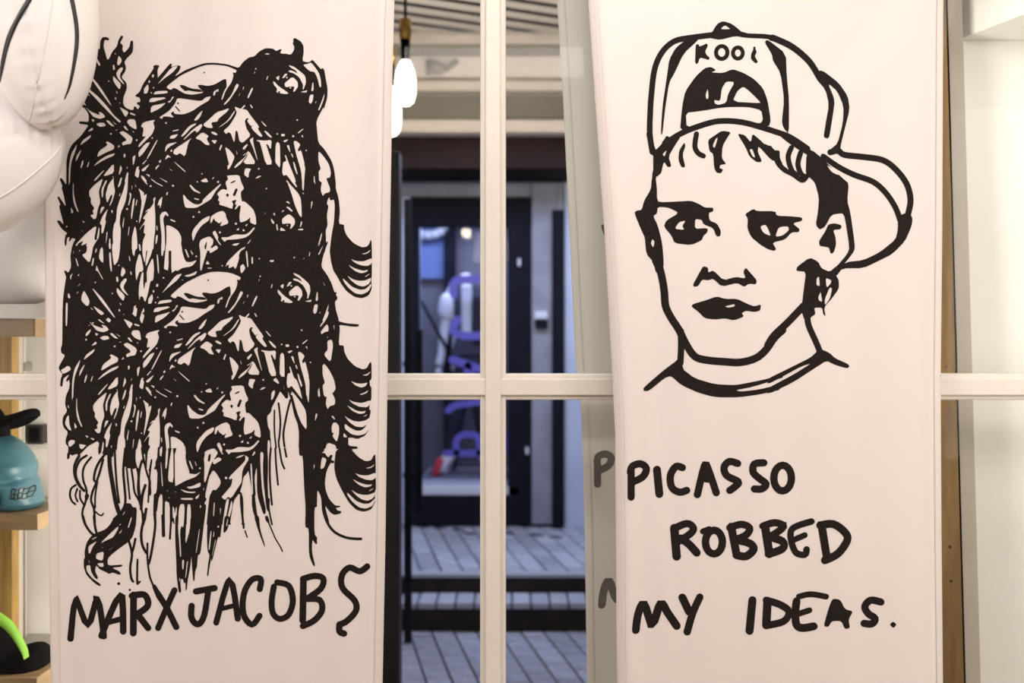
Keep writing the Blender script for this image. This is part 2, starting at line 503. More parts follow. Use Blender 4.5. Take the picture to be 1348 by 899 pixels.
# only where the photograph shows the upper head running into the lower one
UP_CUT4 = '''
@305 45 8.987
W 840 360 900 350 940 330 1030 450 1055 540 1060 628 1040 625 1015 520 980 445 925 440
@345 230 8.987
W 300 -20 350 20 415 140 405 150 340 70
W 290 60 330 110 430 220 460 290 470 510 440 480 390 370 350 230
W 480 -60 500 0 492 180 480 185 470 130
d 485 220 8
W 610 10 620 20 630 110 622 110
W 575 410 580 310 598 315 590 360
W 670 -10 810 -10 800 30 755 35 805 160 800 205 740 220 718 255 690 180 710 70 672 75
W 775 300 795 260 805 305 850 290 860 370 850 560 820 720 800 899 740 899 760 800 750 660 775 600 765 480 785 370 765 340
K 690 899 770 785 780 800 740 899
W 655 850 700 690 710 695 690 790
W 680 899 715 850 710 870
W 280 320 310 312 335 345 310 340
W 280 380 320 380 365 430 350 438
W 235 450 245 420 270 425
W 135 470 155 445 158 490
W 110 515 150 560 145 590 115 560
W 170 590 185 585 195 660 180 660
W 215 665 225 620 290 665
W 240 570 240 520 320 460 385 520 390 580 345 640 330 640 345 580 300 575 250 585
d 300 600 8
W 445 615 460 545 475 560 455 620
W 425 640 485 635 485 655 425 655
W 35 465 45 440 40 470
d 57 168 9
d 980 552 8
@70 230 8.987
W 260 830 400 690 530 595 495 760 515 780 540 750 525 790 470 840 480 870 470 899 400 899 420 805 365 830 330 840 365 780 300 810 280 845
@70 320 8.987
W 340 140 400 110 410 50 395 30 420 -20 520 -20 480 50 470 120 440 240
W 705 0 800 0 785 150 770 215 730 270 715 200 705 100
W 670 110 690 110 705 330 690 340 675 250
W 665 0 690 0 690 70 670 70
W 505 120 515 65 530 70 520 110
W 550 170 570 60 600 50 605 240 570 210
W 460 270 480 170 495 185 480 270
W 510 325 525 260 545 320 605 430 595 435 540 335
W 935 0 980 0 1000 60 970 80 960 160 935 120
W 1055 0 1180 0 1170 110 1100 280 1090 240 1120 60 1105 55 1085 250 1055 130
W 980 460 970 280 1015 120 1040 150 1070 310 1050 340 1020 335
W 1110 470 1105 320 1180 160 1195 300 1185 440 1150 450 1130 560 1095 690 1080 690 1060 630 1030 630 1020 680 1010 600 1015 500 1045 350 1070 340 1065 460 1075 555 1090 460
W 895 155 905 150 915 210 905 215
W 910 330 925 340 930 375 918 375
W 820 390 815 280 855 310 850 360
W 750 400 770 395 775 460 755 460
W 370 555 440 680 430 735 400 745 335 680 340 620
W 475 735 620 830 580 855 530 810
W 160 600 175 590 195 640 180 655 160 640
W 270 600 305 565 295 590
W 285 520 320 475 320 490
W 285 390 310 360 310 385
W 185 390 230 350 205 400 200 440
W 260 180 275 180 305 275 290 275
W 305 85 325 80 315 105
W 230 90 240 90 235 135
W 135 705 160 705 155 899 150 980 135 980
W 1225 140 1240 140 1255 355 1240 360
W 1280 0 1310 0 1300 150 1280 150
W 945 820 955 740 985 735 970 760 995 770 980 880 930 830
W 1040 830 1070 760 1080 810 1050 830 1080 850 1050 960 1020 900
@205 320 8.987
W 180 0 295 0 310 110 345 215 400 225 490 195 420 275 310 290 250 330 230 318 180 360
W 65 0 105 0 85 150 65 150
W 95 300 110 120 120 0 150 0 150 325 105 310
W 335 70 355 70 390 165 375 170
W 400 70 440 125 425 140
d 475 155 11
W 515 0 565 0 565 75 600 80 620 60 560 240 540 325 522 320 525 120
W 640 125 635 80 720 20 745 65
W 590 250 610 205 645 250
W 610 290 670 290 660 302 615 302
W 825 290 850 220 1000 70 1070 40 1050 70 1010 90 985 140 990 180 950 310 905 280 870 300 850 255
K 835 300 860 255 872 262 858 310
K 900 310 915 270 935 290 940 318
W 1065 100 1085 90 1100 280 1085 285
W 1135 160 1155 170 1155 245 1135 245
W 1000 270 1040 245 1065 300 1020 360 1005 340
W 780 260 800 260 790 285
W 325 385 420 360 485 325 470 370 380 400
W 240 395 270 410 260 415
W 300 430 325 435 310 442
d 92 410 11
W 12 500 30 475 20 510
d 1230 185 9
W 10 120 20 140 40 350 25 355
@345 320 8.987
W 95 205 145 200 145 210 98 213
d 380 170 9
W 480 195 495 170 500 180
W 550 150 560 100 568 110 560 155
W 655 140 700 60 725 20 680 130
W 660 40 680 0 690 0
W 710 450 745 500 740 505
@345 410 8.987
W 845 160 855 165 855 215 848 200
W 690 240 765 145 785 180 785 235 745 240 700 270
W 680 170 740 90 765 0 790 0 780 50 740 120 690 182
W 770 290 778 300 772 320
W 770 345 825 330 840 400 810 605 735 520 740 490 775 455
W 720 640 735 615 800 700 850 800 870 899 @345 500 8.987 865 125 815 125 865 230 860 295 800 310 775 350 750 290 770 160 730 165 725 50 755 30 @345 410 8.987 755 825 720 720
@345 500 8.987
W 665 95 675 100 685 200 672 205
W 620 495 630 400 652 400 645 440
W 815 430 840 425 865 465 855 470
W 820 560 840 505 880 505 912 550 910 640 885 735 855 700 830 660 850 630 825 625
W 770 740 880 775 860 899 800 880 770 899 735 850
W 130 0 170 -30 210 40 190 45
W 345 130 360 140 465 270 520 380 525 600 460 510 410 380
W 300 -40 310 30 340 70 470 230 470 215 440 80 400 -20
W 520 -60 560 0 550 270 540 260 520 150
W 440 0 455 0 475 75 465 75
W 110 240 115 150 150 115 160 150 130 230
'''
CRES_A = '''
@345 320 8.987
W 1180 125 1240 110 1285 75 1275 100 1240 125 1190 132
W 1045 185 1110 210 1200 215 1300 175 1300 240 1250 270 1180 265 1100 235
W 1020 255 1080 290 1150 315 1200 325 1255 315 1240 340 1170 358 1100 330 1050 290
W 1215 395 1270 360 1270 370 1225 400
W 1000 380 1080 430 1150 445 1220 440 1295 405 1270 480 1200 515 1130 500 1060 450
W 955 415 985 440 1060 515 1150 550 1220 545 1270 500 1285 480 1295 500 1260 570 1180 608 1100 595 1020 530 960 450
'''
CRES_B = '''
@345 410 8.987
W 1180 755 1240 740 1285 705 1275 730 1240 760
@345 500 8.987
W 1045 10 1110 38 1180 45 1250 30 1225 75 1170 92 1100 65
W 1155 170 1210 150 1260 120 1240 155 1170 180
W 1020 230 1080 260 1180 275 1290 235 1270 300 1240 325 1150 320 1070 280
W 1000 300 1040 320 1120 365 1180 375 1230 365 1210 395 1150 405 1070 370
W 1185 440 1245 405 1235 425
W 970 420 1010 450 1080 485 1150 495 1220 480 1285 440 1250 520 1190 560 1110 555 1030 500
W 980 515 1040 565 1110 600 1170 600 1220 560 1250 500 1265 580 1220 640 1140 660 1060 645 990 590 975 560
W 960 640 975 630 1010 680 965 680
'''
# lower head: everything below the copied part, beard strands and curls
LOW = '''
@345 500 8.987
S 20 150 360 150 600 165 760 178 910
S 22 198 275 220 480 210 650 200 740 215 910
S 24 335 240 300 380 265 560 255 660 270 800 292 910
S 34 205 120 170 190 120 290 90 340
S 40 250 -20 285 100 290 200
K 0 150 110 330 60 430 70 540 95 600 110 750 110 899 0 899
W 68 712 98 715 98 910 68 910
S 30 345 90 470 260 540 380
@70 410 8.987
W 85 690 125 670 150 645 185 650 200 690 150 720 105 740
W 110 800 140 770 180 745 140 810 150 840 180 800 180 899 115 899
W 385 290 400 245 460 205 440 255 405 290
W 420 175 440 155 445 165
d 478 135 11
d 395 333 12
W 520 220 550 185 530 225
W 505 260 540 275 525 290
d 595 165 10
W 535 95 560 92 625 150 580 130
W 630 100 660 70 695 100 675 135
W 535 0 590 0 610 30 580 45
@70 500 8.987
W 130 520 150 440 175 415 180 520 210 605 170 590
W 160 290 180 330 165 335
W 380 650 420 670 405 685
W 440 680 500 695 480 715
W 165 740 200 710 255 715 250 750 200 790 175 790
W 305 755 400 770 340 825 315 800
W 420 780 555 710 535 899 300 899 350 850
@70 590 8.987
W 0 926 0 300 150 150 200 100 215 90 260 70 300 70 250 150 230 300 265 410 290 480 345 530 440 545 385 660 350 926
W 350 60 600 40 560 150 490 370 530 400 490 500 455 650 490 740 500 926 380 926 385 680 440 545 395 430 365 330 440 150 440 90 410 80
W 630 70 660 90 700 480 720 600 730 800 690 926 500 926 505 750 510 560 540 380
W 745 0 850 0 830 250 845 640 800 720 785 600 740 200
W 705 110 720 150 750 480 740 530 715 380
W 975 0 1040 0 1060 100 1000 250 970 150
W 1060 80 1085 60 1085 180 1065 140
W 1120 0 1240 0 1220 180 1140 350 1150 140 1120 300 1100 220
W 1020 280 1050 170 1090 230 1130 390 1120 640 1130 560 1155 550 1160 380 1220 240 1250 480 1190 540 1190 926 1110 926 1075 840 1110 720 1080 720 1050 680 1060 560 1090 440 1070 430 1040 540 1010 500
W 1240 740 1255 550 1280 550 1285 926 1215 926
W 1265 160 1280 200 1300 460 1285 450
W 850 250 880 300 905 610 860 660
W 915 330 945 430 945 500 910 520
W 945 255 975 310 975 380 950 350
W 965 540 1000 620 1030 850 1050 926 975 926 985 705 960 700 930 720
S 28 400 85 320 140 272 240 270 340 320 440
S 26 455 105 385 190 355 270 360 380 400 500 385 640 355 720 350 800 380 899
S 34 310 90 250 200 250 320 295 420 370 500
S 26 265 435 205 480 190 560 215 630 258 662
S 24 285 480 260 560 288 628
S 24 320 500 322 590 370 670
K 375 540 440 543 385 665
S 30 630 60 560 150 510 250 490 370 530 400
S 28 600 130 560 280 515 410 470 520 455 620 490 720 500 899
S 22 530 400 505 560 503 700
S 18 490 730 540 775 580 792 602 768
S 50 675 0 678 200 715 450 750 650 790 780
S 24 735 0 742 200 760 450 785 640
S 28 855 0 832 250 845 450 855 640 810 760
S 20 870 240 890 440 905 600
S 24 925 250 945 400 960 520 1010 620 1040 720 1060 840 1065 899
S 26 990 240 1005 330 1000 500 1030 650
S 28 1045 150 1012 290 1010 480 1040 700
S 24 1045 0 1060 100 1095 260 1135 400 1140 550
S 20 1100 0 1095 160
S 20 1160 140 1140 300 1130 450 1120 640
S 30 1250 0 1232 200 1165 370 1140 540
S 34 1085 440 1050 560 1035 720
S 32 1095 720 1075 850
K 790 760 850 650 915 650 940 700 985 700 980 860 950 899 690 899 730 810
W 820 800 850 735 845 770
W 890 926 950 760 930 830 905 926
S 30 1250 110 1245 300 1265 480
S 34 1310 0 1310 200
S 36 1205 545 1198 750 1208 899
S 30 1300 540 1295 899
K 540 -20 570 -20 565 70 545 70
@205 590 8.987
K -5 0 345 0 345 90 570 60 820 70 1050 75 1230 60 1345 0 1345 899 -5 899
W -60 250 20 250 10 520 -40 560 -60 500
W 220 0 345 0 350 150 395 280 390 300 470 310 535 275 470 340 350 385 250 440 225 450
W 140 390 160 150 185 0 205 0 210 410
W 110 240 120 0 150 0 130 240
W 45 0 78 0 66 100 45 90
W 55 150 65 180 85 450 70 450
W 385 150 400 145 440 245 425 250
W 455 155 462 155 485 210 475 210
d 520 238 12
W 485 0 505 0 490 45
W 10 760 30 600 55 540 80 560 75 926 -20 926
W 105 720 110 620 165 650 165 926 105 926
W 195 690 215 700 225 780 235 700 250 700 235 926 205 926
W 270 720 290 660 340 665 330 926 262 926
W 370 665 410 665 415 926 360 926
W 570 130 580 60 640 20 720 20 735 60 700 130 745 100 795 130 690 195 675 150 640 230 590 400 570 400 575 190 565 110
K 615 155 625 80 655 60 645 155
K 705 130 690 130 740 70 755 85
W 630 340 680 255 720 290 775 380 770 430 715 497 680 487 640 560 625 660 600 926 565 926 600 670 570 655 605 600 580 575
W 355 460 430 450 530 400 525 460 400 485
W 280 480 380 515 480 515 440 535 340 525
W 290 590 440 590 430 615 300 610
W 465 580 520 540 500 590 470 605
W 520 665 540 690 520 715
W 560 480 575 470 565 505
W 125 490 148 512 140 515
W 220 505 245 525 235 527
W 145 570 165 590 155 592
W 870 340 1020 190 1065 140 1060 75 1110 120 1030 250 1020 400 1000 430 900 590 860 570 830 610 780 575 820 530 900 440 915 350 880 370
d 838 348 16
W 950 110 1000 85 1060 72 1020 100 965 115
W 1140 85 1170 30 1182 45 1155 90
W 690 640 705 640 690 830 680 820
W 765 705 780 705 770 800
W 840 600 880 590 815 926 790 926
W 900 610 915 640 910 700 850 926 830 926
W 1000 515 1025 440 1040 340 1085 290 1100 260 1140 500 1140 700 1210 926 1045 926 1040 600 1020 520
W 925 620 1000 520 1000 640 1030 926 880 926
W 1120 180 1140 180 1155 540 1140 550
W 1190 240 1200 240 1200 500 1215 600 1270 760 1340 926 1240 926 1200 780 1175 560 1185 560 1170 350
W 1240 40 1280 50 1270 220 1280 420 1310 700 1340 800 1300 700 1260 500 1240 180
W 1320 0 1348 0 1348 620 1330 560
S 20 1175 90 1195 200
@350 590 8.987
W 80 0 390 -30 390 90 435 90 465 926 85 926 50 600 45 400
W 25 0 58 0 45 200 45 590 25 400
W 660 100 720 130 685 235 640 250
W 690 0 830 0 805 145 740 115 690 50
W 560 195 575 200 565 260
W 0 690 40 780 50 926 40 926 0 840
S 22 10 -20 18 200 12 400
S 24 62 0 50 150 52 400 75 665
S 22 115 0 125 200 147 430
S 22 165 0 190 160 222 240
S 22 225 0 245 100
S 20 40 600 40 720 75 899
K 395 50 690 50 735 115 765 75 790 85 770 140 810 150 800 180 765 170 715 270 695 400 705 500 745 600 820 680 880 680 880 695 825 705 850 740 890 740 890 770 810 790 760 760 690 670 755 899 720 899 665 720 650 580 605 485 600 695 570 705 570 899 465 899 465 680 450 480 435 90 400 90
W 660 100 720 130 685 235 640 250
W 560 195 575 200 565 260
K 830 0 1000 10 1100 110 1180 155 1250 140 1280 75 1300 75 1305 480 1295 500 1290 545 1298 630 1250 720 1160 752 1070 730 980 640 890 480 830 350 805 220
@360 660 8.987
K 370 -10 500 -10 515 65 480 75 480 390 515 435 508 460 515 500 495 512 455 450 450 600 490 765 470 772 430 680 415 600 415 320 370 310 378 60
S 32 580 -20 590 120 640 260 720 360 840 420 950 440 1035 443
@80 680 8.987
S 30 265 -10 300 100 370 195 420 215
S 30 400 -10 410 100 430 190
K 640 -10 880 -10 890 80 850 240 800 300 700 370 600 450 560 500 565 575 725 565 735 580 710 592 610 600 700 645 715 680 690 685 620 655 580 675 540 650 470 620 425 570 410 640 450 720 435 740 400 710 360 640 355 570 305 575 310 640 370 720 485 800 470 820 400 780 310 690 275 600 275 510 290 480 285 410 310 300 380 210 440 185 540 145 600 80
W 330 370 340 340 440 280 380 360 355 430 335 435
W 465 320 680 110 690 130 630 240 560 270
W 370 265 430 230 430 245 380 270
W 690 200 730 145 715 190
W 460 215 495 195 490 200
W 695 95 720 80 705 105
W 420 470 435 430 520 405 505 520 430 500
W 435 550 510 540 515 590 470 590
W 565 400 640 345 600 380
W 480 370 515 355 510 362
W 335 500 348 540 340 545
W 315 600 355 590 365 660 400 720 340 660
W 790 130 830 0 840 20 805 130
S 28 805 290 840 440 820 600 830 720 852 770
S 28 878 265 862 350 840 430
K 890 500 915 500 912 650 910 770 945 760 940 780 905 815 885 800
S 40 970 -20 975 60
S 32 972 60 946 200 960 340 1005 430
S 24 1020 320 1020 500 1045 700 1085 810
S 30 1112 -10 1110 150 1065 440 1035 560
K 1075 800 1115 805 1175 899 1100 899
S 36 1205 -10 1215 225
S 24 1305 -10 1290 262
D 690 790 18
D 815 868 14
@205 680 8.987
S 40 85 -10 90 225
S 22 185 -10 166 262
S 14 205 20 215 80
K 230 -10 270 -10 260 130 275 300 285 480 300 470 285 180 300 110 325 130 335 -10 360 -10 345 350 400 160 410 -10 580 -10 550 250 525 440 495 460 485 600 465 640 455 765 440 760 425 580 420 460 405 600 375 760 365 870 350 870 350 780 330 790 320 740 295 740 290 790 300 899 270 899 245 700 240 500 228 250
W 310 510 335 515 325 630 310 620
W 365 540 380 520 360 700 345 740
W 470 430 510 150 520 150 480 430
W 275 720 290 740 280 780
K 615 -10 800 -10 770 240 755 245 750 230 735 260 670 520 660 520 660 480 630 640 625 700 605 700 620 560 640 450 615 415 605 250
W 625 380 650 170 665 170 640 400
W 680 235 690 170 698 180 690 240
W 665 470 710 260 715 280 675 450
d 745 115 12
K 820 -10 885 -10 860 140 820 190 805 175
W 840 100 855 20 865 20 850 110
S 24 1030 -10 1045 130
S 16 1060 165 1085 240
K 1165 -10 1225 -10 1235 140 1300 355 1285 350 1210 150
K 1295 -10 1330 -10 1348 50 1348 95 1300 40
S 16 1330 50 1385 180 1420 260 1480 360 1500 410
'''
LEFT_TEXT = '''
@60 560 2.9957
S 25 97 842 118 690 168 787 207 684 232 830
S 25 222 828 296 668 307 812
S 22 248 775 300 762
S 26 345 820 346 668
S 26 340 672 385 668 402 695 395 720 355 748
S 26 360 745 402 800
K 415 630 430 628 468 680 460 700 440 690
S 25 455 685 480 725 515 795
S 24 508 650 485 700 442 800
S 25 592 655 668 640
S 25 642 650 625 750 600 785 575 760 575 712
@270 560 2.9958
S 24 45 776 100 606 131 760
S 19 62 722 125 706
S 24 216 645 220 605 185 608 155 660 152 740 185 785 215 750
S 24 285 618 330 632 346 690 330 745 295 762 268 740 263 690 272 635
S 26 384 770 387 608
S 25 385 606 430 595 465 605 455 645 405 682
S 25 400 685 450 690 460 730 430 770 385 792
S 25 640 555 610 575 570 560 540 590 542 640 590 690 595 730 560 770 530 785
S 26 530 785 530 812 548 820
'''
RIGHT_ART = '''
@840 20 4.995
S 38 95 899 78 780 80 650 88 520 110 350 160 240 240 170 350 145 490 128
K 470 140 520 55 560 38 620 60 690 120 860 125 960 160 999 180 999 215 900 165 830 155 700 150 640 138 540 162 480 150
W 540 92 570 65 610 93
K 390 145 400 158 300 250 240 380 205 440 180 600 160 785 150 780 160 600 190 400 205 290 250 210 330 150
K 830 178 850 160 970 255 975 400 992 560 990 785 955 740 945 700 960 560 935 380 885 300 880 260
K 380 195 400 205 455 185 460 200 440 240 470 285 440 285 410 275 390 320 378 315
O 550 245 37 42 27
O 655 250 32 37 26
K 765 210 780 245 765 270 788 310 770 318 740 290 742 255
K 275 770 290 600 310 500 380 400 440 345 480 338 515 360 480 375 560 380 620 355 690 380 760 420 820 480 850 560 872 690 860 735 700 720 560 690 430 730
W 315 640 400 630 560 605 720 605 810 625 820 690 800 715 700 690 560 680 430 700 320 740
W 450 550 445 520 460 480 465 545
W 500 555 540 565 550 480 580 435 635 440 590 520 580 575 530 590 505 580
W 620 570 650 500 690 470 730 500 800 570 800 580
S 38 130 899 220 815 330 755 470 707 560 695 680 705 800 735 900 765 1000 805 1110 880
K 165 830 190 785 250 850 200 899
S 24 392 200 388 302
S 22 402 246 448 196
S 22 405 250 460 280
S 15 764 215 760 250 752 285 772 310
@830 180 4.995
S 44 180 125 174 200 168 240
S 26 158 235 154 300 150 350
S 34 122 -20 140 60 172 135
K 150 110 200 60 215 20 300 0 330 0 290 60 250 130 270 195 245 200 220 160 200 250 150 245
W 210 115 240 85 225 130
K 355 35 362 60 342 120 362 200 335 200 315 150 320 90
S 34 435 -20 424 60 445 105 480 125
K 510 20 555 -10 600 -40 660 -30 640 0 605 60 600 140 630 180 590 185 585 205 610 215 595 240 565 235 550 200 545 110 520 95
W 540 60 562 10 575 5 555 75
K 700 -20 750 -10 790 40 800 -20 850 20 900 70 920 55 945 90 980 90 980 140 999 180 999 225 960 160 925 155 840 60 835 100 865 165 830 170 780 130 755 70
W 780 85 800 80 820 140 800 130
K 150 245 165 260 175 340 175 400 185 430 320 425 400 420 450 440 490 465 545 465 545 490 515 500 520 550 570 570 595 620 590 655 565 655 545 600 480 575 470 545 425 540 425 605 490 600 510 605 505 630 480 650 470 680 400 712 290 700 270 650 220 590 235 550 320 500 250 465 180 460 175 505 150 520 180 580 210 700 220 830 210 899 170 899 150 820 105 770 95 660 75 620 25 500 40 485 75 480 90 420 135 345 140 280
W 135 700 145 670 160 690 150 730
W 290 605 320 560 365 550 340 585 355 612
K 750 510 805 475 830 490 950 490 960 520 1040 523 @1010 180 4.73 215 503 215 525 155 540 200 575 195 595 150 595 110 640 30 660 55 700 40 712 0 700 @830 180 4.995 850 710 790 660 765 600 770 540
W 850 590 885 578 900 600 922 655 870 632
W 950 658 970 600 999 590 1035 590 1040 615 1000 650
@1010 180 4.73
S 38 100 -10 170 45 280 115
S 32 -20 60 30 90 70 170 110 210
S 32 148 70 128 130 150 210 180 240
S 32 205 100 188 170 205 230 235 255
S 29 110 212 160 238 215 275 245 245
K 235 240 240 110 275 85 330 130 440 230 480 265 510 290 500 400 520 470 548 670 545 710 500 770 420 860 380 850 440 800 500 730 515 690 485 500 470 475 400 485 360 560 325 580 300 550 315 460 320 380 295 290 265 260
W 365 175 440 215 445 240 400 220
S 36 345 125 430 180 540 235 660 280 740 350 800 440 830 520
S 38 390 98 440 88 480 112 600 125 720 145 800 200 870 290 895 390 880 480
K 815 500 845 480 890 470 908 510 900 560 860 650 780 730 700 770 600 818 470 818 430 870 400 850 490 780 600 768 700 720 800 640 815 580
K 320 650 360 590 380 545 420 538 465 550 460 575 410 580 425 620 430 670 415 720 395 730 385 690 360 685 325 680
@1020 20 4.495
S 38 -20 135 0 140 100 190 200 275 260 360
K 245 340 270 325 300 335 380 400 430 480 440 560 410 680 385 785 400 800 330 820 325 795 370 760 400 640 405 540 370 450 315 400 350 490 352 530 320 720 310 732 285 725 295 660 320 530 300 440 240 370
@830 340 4.495
S 45 150 -10 180 80 200 190 208 280 240 350 285 420 330 510 380 580 450 602 560 612 650 615 740 590 800 540 850 470 899 425
K 120 0 195 0 198 40 185 70 215 180 180 200 165 100
K 370 155 400 100 430 45 460 55 460 85 490 70 550 130 620 110 680 120 665 80 680 55 710 90 745 130 740 155 700 150 670 170 630 145 540 168 490 120 460 130 425 125 400 165 375 168
K 360 285 370 270 440 250 510 225 560 240 630 240 690 270 730 285 770 272 765 310 730 318 680 310 655 325 670 345 610 368 560 355 500 362 440 355 400 315
W 555 285 615 270 615 285 580 292
S 38 298 430 300 520 295 620
K 75 770 95 750 200 660 280 600 320 540 302 650 380 710 500 745 620 750 700 735 820 710 899 678 899 775 760 805 640 822 500 822 400 795 300 750 240 695 200 710 110 785 80 785
W 620 780 720 760 899 705 940 700 930 725 899 742 760 775 650 788
@1010 340 4.495
S 43 0 515 40 455 120 380 215 280
K 170 75 175 50 250 -5 300 20 320 60 370 80 410 45 430 60 405 95 425 130 425 180 380 240 335 290 345 345 330 330 325 292 275 292 285 330 255 350 250 380 225 380 200 310 215 180 228 80
W 290 160 290 120 305 105 310 165
W 345 115 380 130 375 150 350 175
W 300 230 315 195 325 260 305 250
W 340 280 340 240 370 170 385 180 370 240
S 36 235 340 245 400 285 490 310 550
K 300 530 370 560 400 590 480 625 490 640 475 652 400 630 350 605 280 650 150 735 0 805 0 768 150 690 262 620 200 640 80 705 0 745 0 712 120 655 250 590 290 555
'''
RIGHT_TEXT = '''
@770 570 3.2125
S 31 195 270 195 150
S 31 192 165 200 140 235 130 260 150 245 185 205 205
S 34 305 155 315 258
S 31 412 146 385 142 362 180 368 230 400 250 430 242
S 31 475 260 505 138 520 150 555 252
K 490 205 505 135 530 150 545 205 520 210
S 31 645 128 610 120 588 145 600 180 648 205 635 225 612 242
S 31 755 125 715 130 710 165 735 190 765 215 745 235 715 235
S 36 388 522 378 402
S 31 375 405 430 382 458 400 445 425 390 462
S 34 405 445 440 470 472 505
O 545 460 36 50 32
S 25 498 415 525 405
S 34 618 395 640 510
S 31 612 400 660 385 695 400 680 430 635 450
S 34 645 452 695 465 712 490 680 520 640 515
S 34 215 832 225 765 250 722 285 808 320 720 350 760 388 815
S 34 412 695 440 755
S 31 485 692 455 760 432 840
S 34 707 705 695 835
@960 570 3.2125
O 225 190 38 54 32
S 36 150 395 168 510
S 31 140 392 190 378 230 395 175 435
S 34 175 440 225 458 225 488 165 510
S 28 348 374 290 392 262 412 262 455 282 505 320 515 328 492
S 25 265 455 320 432
S 34 392 398 412 520
S 34 385 390 440 385 490 420 500 455 460 510 405 538
S 36 160 708 155 810
S 31 155 705 215 725 252 755 230 795 155 812
S 25 295 692 345 682 410 692
S 34 285 712 280 760 285 810 310 825 358 818
S 25 285 768 340 750
K 400 818 415 760 430 715 440 700 470 705 490 745 525 755 505 790 512 825 490 830 475 795 435 795 420 820
S 31 642 715 600 708 575 735 590 765 618 785 605 808 572 806
K 678 810 692 796 707 808 695 825
'''
# ---------------------------------------------------------------- flat print: shapes -> one triangulated ink mesh
def catmull(pts, k=4):
    if len(pts) < 3:
        return pts
    out = []
    n = len(pts)
    for i in range(n - 1):
        p0, p1, p2, p3 = pts[max(i - 1, 0)], pts[i], pts[i + 1], pts[min(i + 2, n - 1)]
        for j in range(k):
            t = j / k
            out.append(tuple(0.5 * (2 * b + (c - a) * t + (2 * a - 5 * b + 4 * c - d) * t * t + (3 * b - a - 3 * c + d) * t ** 3)
                             for a, b, c, d in zip(p0, p1, p2, p3)))
    out.append(pts[-1])
    return out

def chaikin(pts, q=0.18):
    out = []
    n = len(pts)
    for i in range(n):
        a, b = pts[i], pts[(i + 1) % n]
        out.append((a[0] + (b[0] - a[0]) * q, a[1] + (b[1] - a[1]) * q))
        out.append((a[0] + (b[0] - a[0]) * (1 - q), a[1] + (b[1] - a[1]) * (1 - q)))
    return out

def outline(pts, w):
    n = len(pts)
    L, R = [], []
    for i in range(n):
        a, b = pts[max(i - 1, 0)], pts[min(i + 1, n - 1)]
        dx, dy = b[0] - a[0], b[1] - a[1]
        l = math.hypot(dx, dy) or 1
        nx, ny = -dy / l * w, dx / l * w
        L.append((pts[i][0] + nx, pts[i][1] + ny))
        R.append((pts[i][0] - nx, pts[i][1] - ny))
    def cap(p, q):
        ang = math.atan2(p[1] - q[1], p[0] - q[0])
        return [(p[0] + w * math.cos(ang + t), p[1] + w * math.sin(ang + t)) for t in (1.05, 0.52, 0, -0.52, -1.05)]
    return L + cap(pts[-1], pts[-2]) + R[::-1] + cap(pts[0], pts[1])

def parse(text, T=None):
    """-> list of (ink?, polygon, stroke) in photograph pixels"""
    items = []
    ox = oy = 0.0
    s = 1.0
    T = T or (lambda x, y: (x, y))
    for line in text.strip().splitlines():
        tok = line.split()
        if not tok:
            continue
        if tok[0].startswith('@'):
            ox, oy, s = float(tok[0][1:]), float(tok[1]), float(tok[2])
            continue
        c = tok[0]
        i = 1
        if c in 'SE':
            wd = float(tok[1]) / s / 2
            i = 2
        pts = []
        if c in 'OoDd':
            v = [float(t) for t in tok[1:]]
            if c in 'Dd':
                v = [v[0], v[1], v[2], v[2], 0]
            n = 20 if c in 'Oo' else 8
            cx, cy, rx, ry, wd = v
            pts = [(T(ox + (cx + rx * math.cos(2 * PI * k / n)) / s, oy + (cy + ry * math.sin(2 * PI * k / n)) / s)) for k in range(n)]
            if c in 'Oo':
                pts = pts + [pts[0]]
                items.append((c == 'O', outline(pts, wd / s / 2), (np.array(pts), wd / s / 2)))
            else:
                items.append((c == 'D', pts, None))
            continue
        while i < len(tok):
            if tok[i].startswith('@'):
                ox, oy, s = float(tok[i][1:]), float(tok[i + 1]), float(tok[i + 2])
                i += 3
                continue
            pts.append(T(ox + float(tok[i]) / s, oy + float(tok[i + 1]) / s))
            i += 2
        if c in 'KW':
            items.append((c == 'K', chaikin(pts), None))
        else:
            p = catmull(pts)
            items.append((c == 'S', outline(p, wd), (np.array(p), wd)))
    return items

def inside(poly, X, Y):
    wn = np.zeros(len(X), int)
    n = len(poly)
    for i in range(n):
        x0, y0 = poly[i]
        x1, y1 = poly[(i + 1) % n]
        if y0 == y1:
            continue
        cr = (x1 - x0) * (Y - y0) - (X - x0) * (y1 - y0)
        wn += ((y0 <= Y) & (y1 > Y) & (cr > 0)).astype(int) - ((y0 > Y) & (y1 <= Y) & (cr < 0)).astype(int)
    return wn != 0

def near(pl, wd, X, Y):
    hit = np.zeros(len(X), bool)
    for i in range(len(pl) - 1):
        a, b = pl[i], pl[i + 1]
        d = b - a
        l2 = float(d @ d) or 1e-9
        t = np.clip(((X - a[0]) * d[0] + (Y - a[1]) * d[1]) / l2, 0, 1)
        hit |= (X - a[0] - t * d[0]) ** 2 + (Y - a[1] - t * d[1]) ** 2 <= wd * wd * 1.001
    return hit

